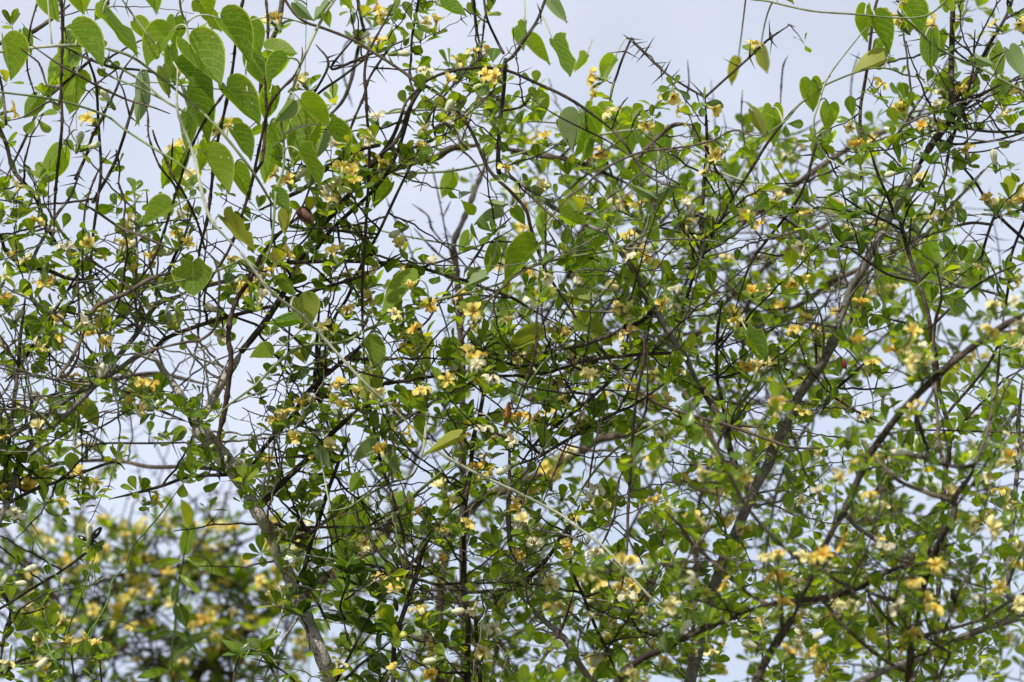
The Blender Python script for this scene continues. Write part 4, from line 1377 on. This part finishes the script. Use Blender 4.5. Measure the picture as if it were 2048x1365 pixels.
V2 = vine('climbing vine with veined spotted heart shaped leaves winding through the middle on thick green stems', 5.91, (800, 0), """
8 8: 430,837 462,807 510,772 549,732 587,702 619,690 687,684 737,658 774,643 812,626 874,601 937,586 999,568 1024,555
8 5: 1024,555 1049,538 1099,523 1161,511 1224,501 1254,491 1299,463 1326,447
5 6: 1306,390 1296,423 1284,466 1274,496 1244,538 1224,566 1199,596 1164,641 1131,682 1086,727 1049,777 1012,817 985,845
8 9: 894,934 854,969 819,999 799,1023 765,1045
6 6: 662,1023 699,1014 737,989 787,964 824,952 844,912
6 6: 1374,802 1324,842 1261,877 1229,902 1196,934 1164,979 1150,1010
5 5 vine_pale: 1010,395 1002,441 994,481 987,521 962,553 932,573 902,596
6 6 z0.3: 560,275 649,257 712,237 774,227 862,220 937,225 1024,240 1094,245 1140,250
6 6 z0.3: 642,368 687,356 787,348 912,341 1024,312 1074,297 1124,285 1190,265
6 6 vine_pale z0.35: 1180,275 1199,270 1249,262 1311,257 1336,270 1386,305 1434,341 1486,361 1536,368 1600,380
5 5 z0.25: 660,440 682,446 724,453 812,473 937,496 1000,510
5 5: 1095,460 1110,485 1127,520
4 4 z0.2: 1330,360 1310,390 1280,420 1250,430
""", """
831 563 765 636 5 38
1068 495 1011 566 10 42
1124 431 1172 448 36 12
1204 463 1132 541 30 42
1216 543 1180 551 4 27
1242 552 1272 580 22 5
1176 600 1126 592 4 23 y
1165 640 1222 690 32 26 y
1080 672 1016 702 10 30 y
1310 395 1258 368 12 8 p
1310 392 1362 364 9 14 p
1290 448 1318 484 22 14
1318 418 1332 430 7 6
1172 226 1150 312 40 10 z0.15
1158 230 1148 300 4 40 p z0.13
1240 234 1262 312 34 34 z0.35
1330 262 1330 326 17 20 z0.35
1107 85 1138 152 38 6 z0.25
1103 4 1134 46 14 14 p z0.25
1050 48 1048 100 8 26 z0.25 bite
1060 83 1100 130 18 12 z0.25
1075 184 1083 242 22 24 z0.2
1228 118 1205 158 6 22 z0.35
1172 113 1150 143 8 18 z0.35
1200 222 1240 232 22 8 z0.3
1356 318 1322 350 5 24 z0.3
1185 282 1162 328 12 12 z0.15
1076 790 1122 825 32 9
1242 925 1276 992 26 9 z0.1
1215 970 1218 1045 15 18 z0.1
731 685 758 743 32 5
746 745 728 806 24 26 y
850 824 817 810 4 16
938 832 893 872 5 32
853 836 845 884 5 25
912 876 846 911 9 15 y z-0.15
750 895 705 925 8 22 p
775 908 802 946 12 16 p
700 1010 685 1115 46 46 z0.3
812 1003 796 1106 22 26 z0.3
956 615 922 604 5 21
970 555 935 572 8 19 p
1003 410 970 404 8 12 p
1000 434 949 449 4 20 p
990 495 975 548 15 15
938 470 918 505 10 14 z0.25
780 370 750 416 8 31 z0.1
1150 503 1190 572 32 26 z0.25
1265 600 1262 645 20 20 z0.25
850 684 856 746 18 19 y z0.25
990 690 985 753 27 27 z0.15
900 680 905 720 18 18 z0.2
1152 733 1146 776 8 9 p z0.2
1005 204 974 236 10 14 p z0.2
381 890 381 942 10 11 z0.2
165 810 195 852 20 14 y z0.2
1145 385 1160 430 20 22 z0.3
1095 430 1080 470 16 20 z0.3
1225 380 1215 425 20 22 z0.35
1030 420 1050 450 14 12
870 950 890 985 14 12
640 900 660 935 12 14 p
560 560 590 590 14 12
1080 860 1100 900 14 10
720 955 700 985 14 16
1000 1130 1020 1180 26 24 z0.2
1010 640 985 690 20 22 z0.2
905 350 885 395 16 18 z0.3
1290 280 1310 330 18 14 z0.35
""")
V3 = vine('thin twining vine with scattered heart shaped leaves in the upper right', 5.96, (1850, 0), """
5 6: 1850,160 1836,155 1808,150 1786,140 1756,136 1723,142 1686,155 1648,172 1628,187 1598,210 1573,240 1536,267 1500,290
5 5 vine_pale: 1733,55 1711,82 1673,130 1651,165 1636,212 1628,240 1631,275 1643,302 1656,318 1690,335 1720,345
5 5 z-0.05: 1470,-6 1511,0 1536,3 1586,15 1636,24 1711,29 1786,36 1836,35 1866,25 1900,-8
6 6: 1795,22 1801,30 1836,60 1866,90 1910,115 1961,137 1998,157 2036,177 2070,195
6 6 z0.2: 1540,310 1556,341 1578,373 1611,403 1648,426 1686,441 1721,453 1780,475 1823,493 1861,521 1898,543 1950,560
5 4 z0.2: 1690,380 1650,395 1625,390 1618,355 1624,330
""", """
1735 18 1734 83 5 27
1748 36 1776 108 32 10
1815 12 1843 62 38 8
1865 65 1862 138 20 25
1768 120 1707 147 5 31 y
1622 165 1627 222 24 24
1658 213 1653 262 22 16
1545 220 1548 292 23 23 z0.1
1505 224 1531 275 17 9 y
1476 121 1464 169 7 17 y z0.5
1522 98 1534 146 13 14 y z0.5
1992 94 2005 156 18 22 z0.15
1955 117 1991 132 11 10 p
2020 105 2045 160 20 16 p
2000 165 2010 218 24 24 z0.25
1660 270 1625 326 14 25 z0.25
1850 488 1848 646 38 46 z0.65
1868 464 1866 528 15 16 z0.65
1908 503 1905 582 18 20 z0.65
1955 503 1952 602 24 26 z0.65
1772 538 1770 612 26 28 z0.6
1716 598 1722 656 18 20 z0.5
1660 405 1698 440 15 10 z0.2
1645 343 1655 372 12 12 z0.4
1897 18 1886 -14 12 14
1560 -22 1588 8 16 8 y
1880 65 1880 105 16 14 z0.1
1497 668 1536 728 30 10 z-0.05
1890 -30 1880 18 14 12
1800 385 1815 430 20 18 z0.3
""")
# curled brown dead leaf still on the left vine
mb = MB()
c0 = at(610, 430, 5.9)
for i in range(2):
    V = []; U = []
    for r in range(9):
        t = r / 8
        for s in range(7):
            a = (s / 6) * 3.6 + i * 2.6 + t * .5
            rad_ = (10 + 6 * math.sin(t * 3.0)) * (1 - .35 * i) * (1 - .25 * t + .08 * math.sin(4 * a))
            V.append(c0 + K * 5.9 * ((-17 + 36 * t) * unit(RT * .8 - UP * .75) + rad_ * (math.cos(a) * unit(RT * .6 + UP * .7) + math.sin(a) * FW)))
            U.append((s / 6, t))
    ii = np.arange(8)[:, None] * 7; jj = np.arange(6)[None, :]
    mb.add(V, np.stack([ii + jj, ii + jj + 1, ii + jj + 8, ii + jj + 7], -1).reshape(-1, 4), U)
tube(mb, [at(596, 418, 5.9), at(585, 440, 5.92), at(572, 455, 5.93), at(545, 475, 5.93)], np.array([1.6, 1.8, 2, 2]) * K * 5.9, 5)
o = mb.obj('dried_leaf', [M['dry']], V1.root, V1.loc)
o['label'] = 'curled dark brown dead leaf'

# ------------------------------------------------------------------ shrubs with pointed glossy leaves in pairs


def pointed(pl, txt, tip=5, size=(34, 44), prob=1.0, tpl=OVAL):
    grow(pl, txt, mat='dark_bark', name='branch')
    for k in range(len(pl.stems)):
        ix = np.where(pl.S == k)[0]
        if len(ix) < 4 or pl.W[ix].max() > 8: continue
        step = 4
        for q in range(0, len(ix), step):
            i = ix[q]; d = pl.D[i]
            p = at(pl.P[i][0], pl.P[i][1], d)
            j = ix[min(q + 1, len(ix) - 1)]; h = ix[max(q - 1, 0)]
            t3 = unit(at(*pl.P[h], d) - at(*pl.P[j], d))
            x = unit(np.cross(t3, np.array([.1, 1, .2]) + .5 * rvec()))
            for sg in (1, -1):
                if R_.random() < prob * (1 if q < len(ix) * .5 else .3):
                    a = unit(sg * x + .6 * t3 + np.array([0, 0, .15]))
                    add_leaf(pl.fol, tpl, p, a, unit(np.array([0, -.35, .9]) + .4 * rvec()), R_.uniform(*size) * K * d, R_.uniform(.15, .5), R_.uniform(.1, .5))
        i = ix[0]
        p = at(*pl.P[i], pl.D[i])
        rosette(pl.fol, p, np.array([0, -.2, 1.0]), tip, R_.uniform(*size) * K * pl.D[i], tpl, (35, 90))


N1 = Plant('glossy_leaved_shrub', 'bush of paired pointed glossy leaves on black green stems over the long grey stem', 'shrub', 5.95, (1900, 0))
pointed(N1, """
6 7: 1740,300 1753,341 1766,373 1781,408 1790,440
8 10 root: 1800,440 1806,463 1816,503 1833,553 1846,591 1858,636 1863,671 1871,707 1880,790 1900,870 1890,960 1880,1100 1870,1385
4 6: 1686,488 1721,513 1756,538 1786,553 1833,563
4 6: 1676,386 1696,401 1726,421 1773,443 1806,463
4 5: 1898,506 1868,536 1838,563
4 6: 2050,526 2003,543 1961,566 1928,591 1886,631 1861,656
4 5: 1773,638 1811,646 1856,658
4 5: 1845,385 1818,415 1806,450
4 5: 1822,440 1820,470 1816,503
4 5: 1860,330 1840,370 1810,415
4 4: 1770,395 1760,420 1752,450
4 4: 1740,480 1748,505 1752,535
4 4: 1700,440 1712,470 1720,510
3 4: 1730,395 1740,415 1745,430
3 4: 1790,345 1785,380 1781,408
6 7: 2000,690 1993,697 1981,722 1941,774 1898,824 1871,877
4 6: 2048,738 2010,758 1985,785 1940,830 1915,860
3 4: 1757,752 1750,780 1745,790
""", tip=5, size=(30, 42), prob=.85)
for (x, y) in [(1828, 435), (1738, 285), (1758, 752), (1770, 450), (1760, 452), (2008, 760), (1705, 465)]:
    n = N1.near(x, y); d = N1.D[n[0]] - .01; p = at(x, y, d); mb = MB(); r = 5.5 * K * d
    tube(mb, [p - UP * r * 1.4, p - UP * r * .9, p, p + UP * r * .8, p + UP * r], [r * .25, r * .7, r, r * .65, r * .1], 8)
    o = mb.obj('berry', [M['berry']], N1.root, N1.loc)
    N1.twig(x, y, -.01, 2, .1, 0, near=n)
N1.finish(leafmat='pointed_leaf')
N2 = Plant('glossy_leaved_shrub', 'low bush with drooping pointed dark green leaves at the foot of the pale trunk', 'shrub', 5.97, (700, 0))
pointed(N2, """
5 7 root: 740,1230 722,1265 700,1310 680,1350 660,1385
4 6: 790,1275 760,1300 720,1330 690,1360
4 4: 688,1245 694,1275 700,1305
4 5: 700,1150 690,1180 680,1215 690,1240
4 4: 640,1135 655,1150 668,1170
4 4: 720,1175 705,1190 690,1200
5 6: 620,1180 640,1215 660,1260
4 5: 540,1330 570,1345 600,1375
4 5: 480,1310 470,1340 466,1380
4 4: 760,1200 745,1225 735,1245
4 4: 780,1335 765,1355 750,1385
5 5: 530,1300 540,1330 560,1375
4 4: 600,1230 615,1260 620,1300
4 4: 690,1140 665,1130 640,1120
4 4: 740,1270 728,1285 715,1300
""", tip=6, size=(40, 58), prob=.9)
N2.finish(leafmat='pointed_leaf')

# ------------------------------------------------------------------ thin wiry climbers, lower left
X1 = Plant('wiry_climber', 'thin dark wiry climber strands dangling in the blurred lower left', 'climber', 5.95, (150, 0))
grow(X1, """
3 4: 372,959 350,989 325,1024 300,1054 265,1096 250,1134 225,1161 215,1204 195,1241 175,1274 170,1330
3 4 root: 192,1109 172,1164 155,1214 132,1274 125,1385
2 2: 215,1204 200,1235 185,1262 180,1280
2 2: 195,1241 230,1240 262,1250 268,1258 258,1270
2 2: 188,1120 170,1150 162,1178
2 2: 189,1130 190,1170 187,1190
""", mat='wire_green', name='stem')
X1.finish()
X2 = Plant('wiry_climber', 'bright green grass like climber stems curving down the left edge', 'climber', 5.85, (110, 0))
grow(X2, """
3 3: -20,1022 0,1029 40,1049 62,1071 95,1121 122,1171 136,1209 130,1249
3 3 root: -10,1195 7,1209 37,1236 80,1261 107,1319 140,1385
3 3: 85,1300 120,1330 145,1370
3 3: 0,785 60,770 100,745 135,700
2 3: 0,880 40,840 90,815 150,790 165,800
2 2: 0,530 60,500 110,478
""", mat='wire_green', name='stem')
X2.finish()
X3 = Plant('slender_climber', 'upright green stemmed climber with long narrow leaves, blurred in front of the flower crowd', 'climber', 6.35, (342, 0))
grow(X3, """
4 6 root: 380,1050 367,1116 357,1174 350,1249 342,1324 340,1385
""", mat='wire_green', name='stem')
for (bx, by, tx, ty) in [(368, 1112, 378, 1056), (365, 1120, 300, 1128), (370, 1115, 440, 1140), (357, 1165, 345, 1195), (352, 1205, 372, 1245), (348, 1262, 300, 1275), (348, 1262, 395, 1290), (345, 1300, 410, 1262), (343, 1320, 380, 1280), (341, 1340, 280, 1350), (360, 1150, 395, 1180), (378, 1056, 372, 1005)]:
    a, b = at(bx, by, 6.35), at(tx, ty, 6.33)
    add_leaf(X3.fol, NARW if abs(ty - by) < 40 else OVAL, a, b - a, unit(np.array([.2, -.8, .5]) + .3 * rvec()), np.linalg.norm(b - a) * 1.05, .2, .2, 1.0)
X3.finish()

# ------------------------------------------------------------------ black butterfly with white wing spots on a flower
def butterfly():
    d = BUTTERFLY_D
    loc = at(178, 1080, d)
    root = thing('butterfly', 'black butterfly with a white wing spot, half hidden behind a flower at lower left', 'butterfly', loc)
    m, t = newmat('butterfly_wing')
    uv = N(t, 'ShaderNodeUVMap'); uv.uv_map = 'UVMap'
    s = N(t, 'ShaderNodeSeparateXYZ'); t.links.new(uv.outputs[0], s.inputs[0])
    q = math_(t, 'ADD', math_(t, 'POWER', math_(t, 'MULTIPLY', math_(t, 'SUBTRACT', s.outputs[0], .66), 1.0), 2.0),
              math_(t, 'POWER', math_(t, 'MULTIPLY', math_(t, 'SUBTRACT', s.outputs[1], .1), .36), 2.0))
    f = math_(t, 'LESS_THAN', q, .012)
    c = mixc(t, f, (0.006, 0.005, 0.005), (0.82, 0.82, 0.85))
    p = N(t, 'ShaderNodeBsdfPrincipled'); p.inputs['Roughness'].default_value = .6; t.links.new(c, p.inputs['Base Color'])
    oo = N(t, 'ShaderNodeOutputMaterial'); t.links.new(p.outputs[0], oo.inputs[0])
    for (tx, ty, wd, dz, nm) in ((203, 1055, 12, .006, 'forewing'), (155, 1072, 8, .012, 'forewing'), (194, 1089, 11, .016, 'hindwing')):
        mb = MB(); a = at(179, 1083, d); b = at(tx, ty, d + dz); ax = b - a; ln = np.linalg.norm(ax); ax = ax / ln
        sd = unit(np.cross(ax, FW)); V = []; U = []
        for sheet in (-1, 1):
            for r in range(9):
                v = r / 8; w = wd * K * d * .5 * (0.18 + .95 * math.sin(min(1, v * 1.02) * 2.55 + .25)) * (1 if v < .95 else .75)
                for j in range(5):
                    u = (j - 2) / 2
                    V.append(a + ax * ln * v + sd * w * u + FW * (sheet * .00018 + .002 * u * u)); U.append((v, u))
        i = np.arange(8)[:, None] * 5; j = np.arange(4)[None, :]
        Q = np.stack([i + j, i + j + 1, i + j + 6, i + j + 5], -1).reshape(-1, 4)
        mb.add(V, np.vstack([Q, Q[:, ::-1] + 45]), U)
        mb.obj(nm, [m], root, loc)
    mb = MB(); a = at(176, 1062, d); b = at(184, 1103, d + .01)
    tube(mb, [a, a + (b - a) * .12, a + (b - a) * .3, a + (b - a) * .42, a + (b - a) * .7, b], np.array([1.2, 2.2, 3.0, 2.0, 2.3, .5]) * K * d, 8)
    for sx in (168, 186):
        tube(mb, [a, at((176 + sx) / 2, 1052, d - .003), at(sx, 1046, d - .004)], np.array([.5, .4, .6]) * K * d, 4)
    mb.obj('body', [M['black']], root, loc)


butterfly()
S1b = S1
# the twig, leaves and bud it sits on belong to the left shrub and are grown there

# ------------------------------------------------------------------ orange dead leaf caught in the twigs at the centre
d = 5.9
loc = at(1012, 845, d)
dl = thing('dry_leaf', 'narrow orange brown dead leaf caught upright among the twigs at the centre', 'dead leaf', loc)
mb = MB()
V = []; U = []
for r in range(12):
    t = r / 11
    c = at(1007 + 14 * t + 3 * math.sin(t * 5), 858 - 54 * t, d)
    w = (1.5 + 7 * math.sin(min(1, t * 1.05) * 3.0)) * K * d * (1 + .25 * (-1) ** r * .6)
    for s in range(5):
        u = (s - 2) / 2
        V.append(c + w * u * unit(RT * .9 + UP * .2 + FW * .3) + FW * .004 * u * u); U.append((u, t))
i = np.arange(11)[:, None] * 5; j = np.arange(4)[None, :]
mb.add(V, np.stack([i + j, i + j + 1, i + j + 6, i + j + 5], -1).reshape(-1, 4), U)
mb.obj('blade', [M['orange']], dl, loc)
mb = MB()
tube(mb, [at(1007, 858, d), at(1001, 868, d), at(990, 875, d), at(975, 877, d)], np.array([1.4, 1.3, 1.2, .9]) * K * d, 5)
mb.obj('stalk', [M['orange']], dl, loc)
